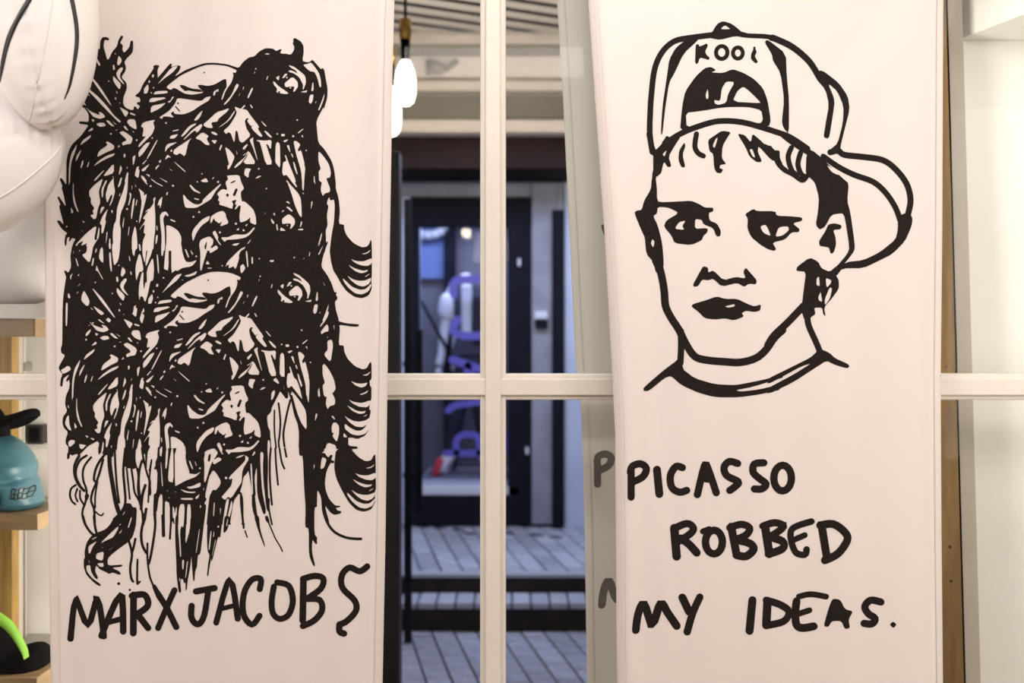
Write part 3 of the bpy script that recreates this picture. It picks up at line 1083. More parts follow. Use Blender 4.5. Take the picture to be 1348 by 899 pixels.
def ink_mesh(name, items, mapping, step=7.0):
    verts, edges = [], []
    for ink, poly, st in items:
        n0 = len(verts)
        verts += [Vector((round(p[0], 2), round(p[1], 2))) for p in poly]
        m = len(poly)
        edges += [(n0 + i, n0 + (i + 1) % m) for i in range(m)]
    xs = [v.x for v in verts]
    ys = [v.y for v in verts]
    if step:
        gx = np.arange(min(xs), max(xs), step)
        gy = np.arange(min(ys), max(ys), step)
        verts += [Vector((float(x) + 0.013, float(y) + 0.017)) for x in gx for y in gy]
    V, E, Fc = delaunay_2d_cdt(verts, edges, [], 0, 0.01)[:3]
    A = np.array([(v.x, v.y) for v in V])
    T = np.array([f for f in Fc if len(f) == 3])
    C = A[T].mean(axis=1)
    col = np.zeros(len(T), bool)
    for ink, poly, st in items:
        q = np.array(poly)
        lo, hi = q.min(0) - 0.01, q.max(0) + 0.01
        ix = np.nonzero((C[:, 0] >= lo[0]) & (C[:, 0] <= hi[0]) & (C[:, 1] >= lo[1]) & (C[:, 1] <= hi[1]))[0]
        if not len(ix):
            continue
        X, Y = C[ix, 0], C[ix, 1]
        h = near(st[0], st[1], X, Y) if st else inside(poly, X, Y)
        col[ix[h]] = ink
    K = T[col]
    used = np.unique(K)
    remap = -np.ones(len(A), int)
    remap[used] = np.arange(len(used))
    vs = [mapping(A[i, 0], A[i, 1]) for i in used]
    fs = []
    for t in remap[K]:
        a, b, c = (vs[i] for i in t)
        nrm = (Vector(b) - Vector(a)).cross(Vector(c) - Vector(a))
        fs.append(tuple(int(i) for i in (t if nrm.y < 0 else t[::-1])))
    return mesh(name, vs, fs)

# the lower head repeats the upper one with a slight shear
_pairs = [((150.1, 89.5), (4.7, 278.3)), ((152.9, 129.0), (4.2, 279.7)), ((268.6, 95.8), (5.6, 272.2)), ((117.8, 99), (4.5, 282.2)),
          ((300.1, 256.7), (5.6, 277.2)), ((337.4, 295.6), (5.6, 279.0)), ((103.4, 279), (5.0, 282.2)), ((380.7, 86.2), (4.9, 273.9)),
          ((382.9, 102.9), (6.1, 275.0)), ((391.8, 157.8), (5.5, 276.7)), ((217.8, 278.4), (5.6, 278.3)), ((222.8, 357.8), (6.1, 281.2)),
          ((267.3, 144.6), (6.1, 273.2)), ((215.6, 114), (5.0, 274.4)), ((325.7, 129), (6.2, 273.9)), ((209.5, 154.5), (5.5, 276.1)),
          ((85, 230), (4.8, 283.0))]
_b = lambda x, y: (1, x, y, x * x, x * y)
_M = np.array([_b(*p) for p, d in _pairs])
_c, *_ = np.linalg.lstsq(_M, np.array([d for p, d in _pairs]), rcond=None)
def LOWER(x, y):
    d = np.array(_b(x, y)) @ _c
    return (x + float(d[0]), y + float(d[1]))
# ---------------------------------------------------------------- materials
M = {}
M['wall'] = mat('white_wall_paint', (0.86, 0.83, 0.77), 0.7, 0.02, 3, 0.25, 120)
M['backwall'] = mat('dark_back_wall', (0.10, 0.085, 0.075), 0.7, 0.1, 4)
M['ceiling'] = mat('ceiling_paint', (0.82, 0.80, 0.77), 0.8, 0.02, 3)
M['floor'] = mat('shop_floor_boards', (0.42, 0.33, 0.25), 0.5, 0.15, 6, 0.1, 40, stretch=(1, 8, 1))
M['frame'] = mat('window_paint', (0.74, 0.68, 0.61), 0.42, 0.03, 8, 0.2, 90)
M['jamb'] = mat('beige_jamb_paint', (0.54, 0.47, 0.39), 0.6, 0.05, 5, 0.15, 80)
M['cloth'] = mat('banner_cloth', (0.76, 0.68, 0.655), 0.85, 0.012, 5, 0.12, 900, spec=0.2)
M['hem'] = mat('banner_hem', (0.72, 0.645, 0.61), 0.85, 0.012, 5, 0.12, 900, spec=0.2)
M['ink'] = mat('printed_ink', (0.015, 0.011, 0.010), 0.8, 0.25, 160, 0.1, 900, spec=0.12)
M['cloth2'] = mat('reflected_banner_cloth', (0.86, 0.81, 0.73), 0.85, 0.015, 4, 0.1, 900, spec=0.2)
M['ink2'] = mat('reflected_ink', (0.17, 0.155, 0.135), 0.8, 0.1, 60)  # greyed to stand for the print's reflection in the glass
M['glass'] = glass_mat('window_glass')
M['dglass'] = glass_mat('display_glass', (0.93, 0.94, 1.0))
M['oak'] = mat('oak_shelf', (0.25, 0.158, 0.075), 0.5, 0.25, 9, 0.2, 40, stretch=(1.0, 6, 8))
M['oak_end'] = mat('oak_end_grain', (0.32, 0.21, 0.105), 0.6, 0.2, 30, 0.2, 60)
M['post'] = mat('yellow_pine_post', (0.38, 0.225, 0.055), 0.5, 0.3, 9, 0.2, 40, stretch=(8, 8, 0.7))
M['postd'] = mat('brown_batten', (0.15, 0.082, 0.022), 0.6, 0.25, 9, 0.2, 40, stretch=(8, 8, 0.7))
M['vinyl'] = mat('white_vinyl', (0.85, 0.805, 0.785), 0.3, 0.015, 5, 0.08, 40, spec=0.4)
M['black'] = mat('black_print', (0.012, 0.011, 0.011), 0.35, 0.1, 30)
M['felt'] = mat('black_cap_cloth', (0.005, 0.0045, 0.005), 0.9, 0.2, 200, 0.3, 500, spec=0.05)
M['green'] = mat('lime_green_cloth', (0.20, 0.44, 0.035), 0.7, 0.1, 40, 0.1, 300)
M['teal'] = mat('teal_glaze', (0.042, 0.140, 0.172), 0.38, 0.06, 8)
M['plastic'] = mat('black_plastic', (0.012, 0.011, 0.011), 0.3, 0.1, 20)
M['steel'] = mat('galvanised_steel', (0.42, 0.40, 0.36), 0.35, 0.1, 20, metal=0.8)
M['white'] = mat('white_board', (0.72, 0.66, 0.62), 0.5, 0.02, 5)
M['brick'] = mat('clay_paver', (0.40, 0.41, 0.48), 0.45, 0.22, 14, 0.5, 70, rnd=0.22)
M['bed'] = mat('paver_joint_sand', (0.06, 0.06, 0.075), 0.9, 0.2, 30)
M['riser'] = mat('dark_stone_riser', (0.026, 0.019, 0.021), 0.8, 0.3, 10, spec=0.2)
M['tread'] = mat('pale_tread_tile', (0.50, 0.52, 0.60), 0.4, 0.1, 10, rnd=0.1)
M['navy'] = mat('navy_door_paint', (0.008, 0.009, 0.016), 0.7, 0.2, 10, spec=0.1)
M['stone'] = mat('grey_blue_stone', (0.26, 0.27, 0.34), 0.7, 0.2, 5, 0.4, 40)
M['bluewall'] = mat('pale_blue_render', (0.50, 0.56, 0.74), 0.7, 0.05, 4)
M['lintel'] = mat('pale_lintel', (0.62, 0.65, 0.75), 0.6, 0.05, 5)
M['fascia'] = mat('dark_brown_fascia', (0.018, 0.010, 0.008), 0.8, 0.2, 6, spec=0.1)
M['brownpost'] = mat('dark_brown_paint', (0.022, 0.014, 0.010), 0.5, 0.2, 8)
M['beam'] = mat('cream_beam', (0.70, 0.63, 0.56), 0.6, 0.04, 5)
M['slat'] = mat('cream_slat', (0.72, 0.67, 0.60), 0.6, 0.04, 5)
M['void'] = mat('dark_ceiling_void', (0.018, 0.015, 0.012), 0.9, 0.2, 5, spec=0.1)
M['mesh'] = mat('grey_metal_grille', (0.40, 0.355, 0.31), 0.5, 0.12, 6)
M['tray'] = mat('grey_green_tray', (0.28, 0.27, 0.23), 0.6, 0.1, 6)
M['poster'] = mat('blue_poster', (0.16, 0.24, 0.52), 0.6, 0.1, 3)
M['purple'] = mat('purple_window_paint', (0.10, 0.085, 0.46), 0.5, 0.05, 10)
M['skin'] = mat('pale_mannequin', (0.62, 0.62, 0.66), 0.45, 0.04, 10)
M['jacket'] = mat('white_jacket', (0.75, 0.76, 0.80), 0.8, 0.04, 15, 0.2, 120)
M['coat'] = mat('dark_coat', (0.05, 0.052, 0.075), 0.85, 0.1, 20)
M['trousers'] = mat('dark_trousers', (0.018, 0.02, 0.032), 0.85, 0.1, 20)
M['shoe'] = mat('white_shoe', (0.75, 0.72, 0.70), 0.5, 0.05, 20)
M['red'] = mat('red_shoe_panel', (0.60, 0.035, 0.05), 0.5, 0.1, 20)
M['brass'] = mat('brass_socket', (0.72, 0.45, 0.10), 0.3, 0.08, 20, metal=0.85)
M['bulb'] = mat('glowing_bulb', (1.0, 0.90, 0.72), 0.3, 0.0, 5, emit=6)
M['grey'] = mat('grey_back_wall', (0.20, 0.20, 0.24), 0.8, 0.12, 4)

# ---------------------------------------------------------------- the shop shell
def struct(name, material, *a, **k):
    return tag(box(name, material, *a, **k), kind='structure')
struct('floor', M['floor'], -2.75, 2.75, -4.6, 1.0, -0.06, 0.0, bev=0)
struct('ceiling', M['ceiling'], -2.75, 2.75, -4.6, 1.0, 3.02, 3.10, bev=0)
struct('wall_left', M['wall'], -2.75, -2.65, -4.6, 1.0, 0.0, 3.02, bev=0)
struct('wall_right', M['wall'], 2.65, 2.75, -4.6, 1.0, 0.0, 3.02, bev=0)
struct('wall_back', M['backwall'], -2.65, 2.65, -4.6, -4.5, 0.0, 3.02, bev=0)
# street wall either side of the opening to the alley
struct('wall_front', M['wall'], -2.65, P(440, 0, 3.1).x, 0.80, 1.0, 0.0, 3.02, bev=0)
X_R = P(880, 0, 3.0).x
wf = MB().box(X_R, 2.65, 0.44, 1.0, 0.0, 3.02, 0).done('wall_front', M['wall'])
tag(wf, kind='structure')

# white boxed soffit, upper right, seen through the right hand pane
a0, b0 = P(1268, 50, 2.72), P(1352, 17, 2.535)
sof = MB()
v = [(a0.x, a0.y, a0.z), (b0.x, b0.y, b0.z), (b0.x + 0.9, b0.y + 0.02, b0.z), (2.64, 0.435, a0.z), (a0.x, 0.435, a0.z)]
lo = [sof.bm.verts.new(p) for p in v]
hi = [sof.bm.verts.new((p[0], p[1], 3.015)) for p in v]
sof.bm.faces.new(lo)
sof.bm.faces.new(hi[::-1])
for i in range(5):
    sof.bm.faces.new((lo[i], lo[(i + 1) % 5], hi[(i + 1) % 5], hi[i]))
tag(sof.done('trim_1', M['wall']), kind='structure')

# beige jamb board leaning a touch, with the brown batten in front of it
def lean_board(name, material, t0, t1, b0_, b1_, d, thick, ztop, zbot=0.0):
    """board whose edges pass through pixel columns t0,t1 at the frame top and b0_,b1_ at its foot"""
    pts = []
    for z in (zbot, ztop):
        f = ((CZ - z) * F / d + 449.5) / 899.0
        for x in (t0 + (b0_ - t0) * f, t1 + (b1_ - t1) * f):
            pts.append(Vector(((x - 674) * d / F, d - DB, z)))
    m = MB()
    q = [pts[0], pts[1], pts[3], pts[2]]
    fr = [m.bm.verts.new(p) for p in q]
    bk = [m.bm.verts.new(p + Vector((0, thick, 0))) for p in q]
    m.bm.faces.new(fr)
    m.bm.faces.new(bk[::-1])
    for i in range(4):
        m.bm.faces.new((fr[i], fr[(i + 1) % 4], bk[(i + 1) % 4], bk[i]))
    return m.done(name, material)
tag(lean_board('trim_2', M['jamb'], 1225, 1266.5, 1240, 1291, 2.70, 0.038, 3.0), kind='structure')
bt = lean_board('wooden_batten', M['postd'], 1205, 1245, 1215, 1269, 2.64, 0.03, 3.0)
tag(bt, 'narrow brown wooden batten upright at the right edge of the boy portrait banner', 'batten')
lean_board('gap_shade_strip', M['felt'], 1225, 1247.5, 1235, 1271.5, 2.672, 0.025, 3.0).parent = bt  # black strip added for the shaded gap between batten and jamb
for py in (483, 720, 765):
    q = P(1246 + (py - 483) * 0.02, py, 2.639)
    s_ = MB().tube([q, q + Vector((0, 0.002, 0))], 0.0035, 8).done('screw', M['black'], bt)

# ---------------------------------------------------------------- the window frame across the whole front
win = thing('window_1', loc=(0, 0.12, 0), kind='structure')
DW = 2.40                                   # its face, as distance from the eye
yw0 = DW - DB
def bar(name, px0, px1):
    x0, x1 = P(px0, 0, DW).x, P(px1, 0, DW).x
    wd = x1 - x0
    m = MB().box(x0 + wd * .20, x1 - wd * .20, yw0 - 0.012, yw0 + 0.06, 0.12, 2.62, 0.004)
    m.box(x0, x1, yw0, yw0 + 0.045, 0.12, 2.62, 0.005)
    return m.done(name, M['frame'], win)
bar('mullion', 632, 666)
bar('mullion', 276, 310)
bar('mullion', 988, 1022)
zc1, zc0 = P(0, 492, DW).z, P(0, 526.5, DW).z
cb = MB().box(-2.64, 2.64, yw0 + 0.002, yw0 + 0.05, zc0, zc1, 0.004)
cb.box(-2.64, 2.64, yw0 - 0.008, yw0 + 0.04, zc0 + 0.011, zc1 - 0.011, 0.003)
cb.done('crossbar', M['frame'], win)
box('frame_head', M['frame'], -2.64, 2.64, 0.02, 0.17, 2.62, 3.015, win, 0.004)
box('frame_sill', M['frame'], -2.64, 2.64, 0.04, 0.20, 0.0, 0.12, win, 0.004)
box('frame_stile', M['frame'], -2.645, -2.58, 0.08, 0.16, 0.12, 2.62, win, 0.004)
box('frame_stile', M['frame'], 2.58, 2.645, 0.08, 0.16, 0.12, 2.62, win, 0.004)
xs_ = [-2.58, P(293, 0, DW).x, P(649, 0, DW).x, P(1005, 0, DW).x, 2.58]
for i in range(4):
    for z0, z1 in ((0.12, zc0 + 0.005), (zc1 - 0.005, 2.62)):
        box('pane', M['glass'], xs_[i], xs_[i + 1], yw0 + 0.022, yw0 + 0.026, z0, z1, win, 0)

# ---------------------------------------------------------------- the banners
def interp(tab, y):
    return float(np.interp(y, [t[0] for t in tab], [t[1] for t in tab]))
LB_L = [(-200, 44), (0, 52), (250, 60), (450, 63), (660, 66.5), (850, 69.5), (899, 70.5), (1060, 72)]
LB_R = [(-200, 522), (0, 518.5), (100, 516), (240, 514), (500, 509.5), (700, 507), (899, 503), (1060, 501)]
RB_L = [(-200, 762), (0, 775), (240, 791.5), (300, 796), (480, 806), (570, 810.5), (690, 811.5), (850, 812.5), (899, 813.5), (1060, 815)]
RB_R = [(-200, 1244), (0, 1243.5), (300, 1242), (500, 1240), (700, 1241), (899, 1243), (1060, 1244)]

def fold_left(px, py):
    y = 0.0030 * math.sin(px * 0.031 + py * 0.0016) + 0.0016 * math.sin(px * 0.083 - py * 0.003 + 1.0)
    e = px - interp(LB_L, py)
    y += -0.010 * math.exp(-(e / 9.0) ** 2) + 0.006 * math.exp(-((e - 24) / 10.0) ** 2)
    e = interp(LB_R, py) - px
    y += 0.011 * math.exp(-(e / 7.0) ** 2) - 0.003 * math.exp(-((e - 16) / 7.0) ** 2)
    return y

def fold_right(px, py):
    y = 0.0026 * math.sin(px * 0.022 + py * 0.002 + 0.6) + 0.0013 * math.sin(px * 0.07 - py * 0.004)
    e = px - interp(RB_L, py)
    y += 0.012 * math.exp(-(e / 7.0) ** 2) - 0.004 * math.exp(-((e - 18) / 9.0) ** 2)
    e = interp(RB_R, py) - px
    y += 0.008 * math.exp(-(e / 7.0) ** 2) - 0.002 * math.exp(-((e - 14) / 6.0) ** 2)
    # soft creases fanning from the top right corner
    u = (px - 1175) + (py - 60) * 0.62
    y += -0.006 * math.exp(-(u / 26.0) ** 2) * math.exp(-((py - 80) / 150.0) ** 2)
    u = (px - 1120) + (py - 60) * 0.9
    y += 0.004 * math.exp(-(u / 24.0) ** 2) * math.exp(-((py - 70) / 110.0) ** 2)
    u = (px - 800) - (py - 40) * 0.10
    y += -0.003 * math.exp(-(u / 14.0) ** 2)
    return y

PX_TOP, PX_BOT = -196, 1040
def cloth_mesh(name, tabL, tabR, fold, dist, back=0.0006):
    ny, nx = 176, 72
    rows = []
    for j in range(ny + 1):
        py = PX_TOP + (PX_BOT - PX_TOP) * j / ny
        l, r = interp(tabL, py), interp(tabR, py)
        row = []
        for i in range(nx + 1):
            px = l + (r - l) * i / nx
            q = P(px, py, dist)
            row.append(Vector((q.x, q.y + fold(px, py), q.z)))
        rows.append(row)
    m = MB()
    m.grid([r + [p + Vector((0, back, 0)) for p in r[::-1]] for r in rows], close=True)
    return m

def hem_mesh(tab, off0, off1, fold, dist):
    rows = []
    for j in range(177):
        py = PX_TOP + (PX_BOT - PX_TOP) * j / 176
        e = interp(tab, py)
        row = []
        for k in range(4):
            px = e + off0 + (off1 - off0) * k / 3
            q = P(px, py, dist)
            row.append(Vector((q.x, q.y + fold(px, py) - 0.0009, q.z)))
        rows.append(row + [p + Vector((0, 0.0006, 0)) for p in row[::-1]])
    return MB().grid(rows, close=True)

def islands(me):
    """the separate pieces of a print, each as its own mesh"""
    par = list(range(len(me.vertices)))
    def find(i):
        while par[i] != i:
            par[i] = par[par[i]]
            i = par[i]
        return i
    for p in me.polygons:
        for v in p.vertices[1:]:
            par[find(v)] = find(p.vertices[0])
    groups = {}
    for p in me.polygons:
        groups.setdefault(find(p.vertices[0]), []).append(tuple(p.vertices))
    out = []
    for fs in groups.values():
        vs = sorted({v for f in fs for v in f})
        ix = {v: i for i, v in enumerate(vs)}
        out.append(mesh('letter', [me.vertices[v].co.copy() for v in vs], [tuple(ix[v] for v in f) for f in fs]))
    return out

def banner(label, tabL, tabR, fold, dist, arts, mats, T=None, group=None):
    l, r = P(interp(tabL, 500), 500, dist).x, P(interp(tabR, 500), 500, dist).x
    root = thing('banner', label, 'banner', ((l + r) / 2, dist - DB, P(0, PX_BOT, dist).z))
    cloth_mesh('cloth', tabL, tabR, fold, dist).done('cloth', mats[0], root, True)
    hem_mesh(tabL, 0.4, 11, fold, dist).done('hem', mats[1], root, True)
    hem_mesh(tabR, -11, -0.4, fold, dist).done('hem', mats[1], root, True)
    ztop = P(0, PX_TOP, dist).z
    rod = MB().tube([(l - 0.03, dist - DB + 0.004, ztop + 0.008), (r + 0.03, dist - DB + 0.004, ztop + 0.008)], 0.009, 12)
    rod.done('hanging_rod', M['steel'], root, True)
    for nm, items in arts:
        me = ink_mesh(nm, items, lambda x, y: tuple(P(x, y, dist) + Vector((0, fold(x, y) - 0.0006, 0))))
        if nm == 'printed_letter':
            for piece in islands(me):
                link(nm, piece, mats[2], root, True)
        else:
            link(nm, me, mats[2], root, True)
    return root

cuts = UP_CUT + UP_CUT2 + UP_CUT3
left_items = (parse(UP_INK) + parse(cuts) + parse(cuts, LOWER) + parse(UP_CUT4) + parse(CRES_A) + parse(CRES_B)
              + parse(LOW) + parse(CRES_A, lambda x, y: (x + 5.6, y + 281.9)))
banner('hanging white cloth banner with scribbled bearded faces, lettered MARX JACOBS', LB_L, LB_R, fold_left, DB,
       [('printed_drawing', left_items), ('printed_letter', parse(LEFT_TEXT))], (M['cloth'], M['hem'], M['ink']))
banner('hanging white cloth banner with boy in a backwards cap, lettered PICASSO ROBBED MY IDEAS.', RB_L, RB_R, fold_right, DB,
       [('printed_drawing', parse(RIGHT_ART)), ('printed_letter', parse(RIGHT_TEXT))], (M['cloth'], M['hem'], M['ink']))
# added copy of the right banner, standing for its reflection in the glass
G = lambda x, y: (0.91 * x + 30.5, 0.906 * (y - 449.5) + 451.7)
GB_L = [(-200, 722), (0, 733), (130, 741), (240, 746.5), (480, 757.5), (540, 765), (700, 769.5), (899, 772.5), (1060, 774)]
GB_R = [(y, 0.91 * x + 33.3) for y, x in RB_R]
def fold_reflected(px, py):
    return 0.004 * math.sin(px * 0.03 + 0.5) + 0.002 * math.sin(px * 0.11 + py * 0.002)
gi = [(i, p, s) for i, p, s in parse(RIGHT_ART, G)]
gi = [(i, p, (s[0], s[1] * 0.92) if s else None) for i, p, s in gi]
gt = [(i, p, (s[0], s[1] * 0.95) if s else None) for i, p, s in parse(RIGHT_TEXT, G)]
banner('greyish banner behind the window glass showing a faded letter P at its left edge', GB_L, GB_R, fold_reflected, 2.62,
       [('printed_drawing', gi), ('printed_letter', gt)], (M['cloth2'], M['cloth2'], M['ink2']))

# ---------------------------------------------------------------- white inflatable, upper left, in front of the banner
DI = 2.12
ball = thing('inflatable_figure', 'shiny white inflatable with black stripes hanging before the banner at upper left', 'inflatable', tuple(P(10, 240, DI)))
def lobe(cx, cy, rx, ry, rz, tilt, seam_ax, wr, name, DI=2.12):
    """puffed lobe: centre and radii in pixels at DI, seam pinched along one meridian"""
    c = P(cx, cy, DI)
    k = DI / F
    rows = []
    nu, nv = 160, 80
    R = Matrix.Rotation(tilt, 3, 'Y')
    for j in range(nv + 1):
        th = PI * j / nv
        row = []
        for i in range(nu):
            ph = 2 * PI * i / nu
            x, y, z = math.sin(th) * math.cos(ph), math.sin(th) * math.sin(ph), math.cos(th)
            s = seam_ax(x, y, z)
            pin = math.exp(-(s / 0.05) ** 2)
            t = math.atan2(z, -y if abs(y) > 1e-6 else 1e-6) if wr == 'v' else math.atan2(x, -y if abs(y) > 1e-6 else 1e-6)
            rip = math.exp(-(s / 0.20) ** 2) * (0.008 * math.sin(t * 37) + 0.005 * math.sin(t * 61 + 1.3))
            f = 1 - 0.014 * pin + rip
            row.append(c + R @ Vector((x * rx * f, y * rz * f, z * ry * f)) * k)
        rows.append(row)
    return MB().grid(rows, close=True).done(name, M['vinyl'], ball, True), c, R
lobe(51, 2, 74, 169, 66, math.radians(-5), lambda x, y, z: x - 0.10 if y < 0 else x + 0.1, 'v', 'upper_lobe')
lobe(-40, 188, 122, 124, 64, 0, lambda x, y, z: z - 0.42 * x + 0.28, 'h', 'lower_lobe', 2.18)
def lobe_pt(px, py, cx, cy, rx, ry, rz, tilt, off=0.0015, DI=2.12):
    """front surface of an upper-lobe ellipsoid on the sight line through (px, py)"""
    k = DI / F
    c = P(cx, cy, DI)
    R = Matrix.Rotation(tilt, 3, 'Y')
    e = Vector((0, -DB, CZ))
    dr = (P(px, py, 1.0) - e)
    S = Vector((1 / (rx * k), 1 / (rz * k), 1 / (ry * k)))
    Ri = R.transposed()
    o_, d_ = Ri @ (e - c), Ri @ dr
    o_ = Vector((o_.x * S.x, o_.y * S.y, o_.z * S.z))
    d_ = Vector((d_.x * S.x, d_.y * S.y, d_.z * S.z))
    A, B, C_ = d_.dot(d_), 2 * o_.dot(d_), o_.dot(o_) - 1
    D_ = max(B * B - 4 * A * C_, 0)
    t = (-B - math.sqrt(D_)) / (2 * A)
    return e + dr * (t - off / dr.length)
UL = (51, 2, 74, 169, 66, math.radians(-5))
def stripe(pts):
    pts = catmull([tuple(p) for p in pts], 8)
    m = MB()
    rows = []
    for i, (x, y, wd) in enumerate(pts):
        a, b = pts[max(i - 1, 0)], pts[min(i + 1, len(pts) - 1)]
        dx, dy = b[0] - a[0], b[1] - a[1]
        l = math.hypot(dx, dy)
        nx, ny = -dy / l * wd / 2, dx / l * wd / 2
        rows.append([lobe_pt(x + nx * s, y + ny * s, *UL, off=o) for s, o in ((-1, .0012), (-.5, .0022), (0, .0026), (.5, .0022), (1, .0012), (0, -.002))])
    m.grid(rows, close=True, capends=True)
    return m.done('black_stripe', M['black'], ball, True)
stripe([(52, -40, 7), (45, -16, 7), (38, 0, 7), (26, 20, 7), (14, 44, 7), (7, 66, 6), (2, 90, 5), (-1, 108, 3)])
stripe([(88, -30, 6), (93, -8, 6), (97, 10, 5.5), (101, 36, 5.5), (101, 60, 5.5), (97, 88, 4.5), (92, 112, 3.5), (87, 126, 2), (85, 131, 1)])
sm = []
for (x, y) in catmull([(73, -30), (69, 0), (64, 35), (57, 70), (49, 105), (43, 140), (38, 160)], 6):
    sm.append(lobe_pt(x, y, *UL, off=0.0004))
MB().tube(sm, 0.0012, 6).done('seam', M['vinyl'], ball, True)
sm = []
LL = (-40, 188, 122, 124, 64, 0)
for (x, y) in catmull([(81.0, 186), (76, 199), (58, 217), (38, 234), (15, 251), (-8, 264), (-40, 276)], 6):
    sm.append(lobe_pt(x, y, *LL, off=0.0006, DI=2.18))
MB().tube(sm, 0.0016, 6).done('seam', M['vinyl'], ball, True)
q = P(64, -160, DI)
MB().tube([q, (q.x, q.y, 3.02)], 0.0015, 6).done('hanging_cord', M['vinyl'], ball)

# ---------------------------------------------------------------- shelf unit seen through the left pane
D0, D1 = 2.60, 2.80
def shelf(label, px1, yt, yb, lip=None):
    a, b = P(-330, yt, D0), P(px1, yb, D0)
    s = thing('wall_shelf', label, 'shelf', (a.x, a.y, b.z))
    box('board', M['oak'], a.x, b.x - 0.004, a.y, D1 - DB, b.z, a.z, s, 0.002)
    box('end_cap', M['oak_end'], b.x - 0.004, b.x, a.y, D1 - DB, b.z, a.z, s, 0.001)
    box('wall_bracket', M['steel'], a.x + 0.1, b.x - 0.06, D1 - DB, 0.799, b.z + 0.004, b.z + 0.012, s, 0.001)
    return s
shelf('oak wall shelf carrying the teal skull', 49.5, 677, 698)
shelf('oak wall shelf at the lower left under the black and lime cap', 48.5, 892.5, 914)
top_s = shelf('oak wall shelf with a white board on it below the round inflated ball', 46.5, 419.5, 443)
a, b = P(-330, 399, D0 - 0.01), P(62, 419.5, D0 - 0.01)
tag(box('white_board', M['white'], a.x, b.x, a.y, a.y + 0.2, P(0, 419.5, D0).z, a.z - 0.002, None, 0.003),
    'flat white board lying on the topmost oak shelf', 'board')
# round inflated ball in the shade
c = P(22, 330, 2.72)
k = 2.72 / F
rows = []
for j in range(41):
    th = PI * j / 40
    rows.append([c + Vector((math.sin(th) * math.cos(2 * PI * i / 64) * 88 * k, math.sin(th) * math.sin(2 * PI * i / 64) * 62 * k,
                             math.cos(th) * 75 * k)) for i in range(64)])
dz = a.z - 0.002 - (c.z - 75 * k)
rows = [[p + Vector((0, 0, dz)) for p in r] for r in rows]
bl = MB().grid(rows, close=True).done('inflated_ball', M['vinyl'], None, True)
tag(bl, 'shaded round white inflated ball sitting on the white board at the far left', 'ball')
# wooden post and pale conduit on the wall behind the shelves
tag(pbox('wooden_post', M['post'], -34, -300, 16, 1160, 2.98, 0.042), 'yellow pine post standing against the white wall behind the shelves', 'post')
tag(pbox('pale_batten', M['jamb'], 17.5, -300, 25, 1140, 3.03, 0.05), 'slim pale upright batten beside the yellow pine post', 'batten')
cd = thing('conduit', 'thin steel conduit clipped to the white wall beside the pale batten', 'pipe', tuple(P(26, 1100, 3.06)))
p0, p1 = P(31.5, -300, 3.06), P(31.5, 1140, 3.06)
MB().tube([p0, p1], 0.004, 10).done('pipe', M['steel'], cd, True)
q = P(31.5, 483, 3.06)
MB().box(q.x - 0.007, q.x + 0.008, q.y - 0.006, 0.80, q.z - 0.012, q.z + 0.012, 0.002).done('clip', M['steel'], cd)
MB().box(q.x - 0.007, q.x + 0.008, q.y - 0.006, 0.80, q.z - 0.9, q.z - 0.876, 0.002).done('clip', M['steel'], cd)
# black socket
so = thing('wall_socket', 'small black wall socket behind the teal skull', 'socket', tuple(P(45, 585, 3.08)))
a, b = P(34.5, 559, 3.06), P(55.5, 585, 3.06)
box('housing', M['plastic'], a.x, b.x, a.y, 0.80, b.z, a.z, so, 0.004)
box('cover', M['felt'], a.x + 0.01, b.x - 0.010, a.y - 0.004, a.y + 0.004, b.z + 0.010, a.z - 0.010, so, 0.002)

# ---------------------------------------------------------------- teal skull
DK = 2.70
k = DK / F
kz = P(0, 664, DK).z
base_z = P(0, 677, D0).z
sk = thing('skull', 'teal ceramic skull with black-outlined teeth on the oak shelf', 'skull', (P(-20, 0, DK).x, DK - DB, base_z))
prof_r = [(664, 46), (661, 51.5), (656, 53.5), (650, 52), (640, 49.5), (632, 47), (626, 44.5), (622, 42), (619, 42.5), (614, 44), (607, 43.5),
          (600, 40.5), (592, 36), (584, 30), (577, 23), (571, 13), (566, 2), (562, -8), (560, -20)]
def skull_depth(y):
    return float(np.interp(y, [560, 563, 566, 571, 577, 584, 592, 607, 625, 645, 656, 661, 664], [14, 22, 29, 37, 44, 49, 53, 56, 55, 50, 46, 43, 38]))
prof_l = [(664, -30), (661, -36), (656, -40), (650, -46), (640, -55), (632, -61), (626, -65), (622, -67), (619, -69), (614, -71), (607, -74),
          (600, -75), (592, -74), (584, -70), (577, -64), (571, -56), (566, -47), (562, -36), (560, -28)]
def skull_row(y):
    r = float(np.interp(-y, [-p[0] for p in prof_r], [p[1] for p in prof_r]))
    l = float(np.interp(-y, [-p[0] for p in prof_l], [p[1] for p in prof_l]))
    return (r + l) / 2, (r - l) / 2, skull_depth(y)
def bump(px, y, cx, cy, sx, sy):
    return math.exp(-((px - cx) / sx) ** 2 - ((y - cy) / sy) ** 2)
def relief(px, y, front):
    """hollows (+) and ridges (-) of the bone, in pixels"""
    d = 26 * bump(px, y, 15, 650, 5.5, 15)            # hollow below the cheekbone
    d += 9 * bump(px, y, 30, 625, 12, 4)              # notch under the brow
    d += 5 * bump(px, y, 5, 596, 4, 16)               # temple
    d -= 6 * bump(px, y, 12, 598, 3, 18)              # temple line
    d -= 8 * bump(px, y, 34, 609, 11, 7)              # brow
    d -= 7 * bump(px, y, 0, 625, 16, 5)               # cheekbone
    d -= 6 * bump(px, y, 44, 640, 9, 12)              # muzzle
    return d * front
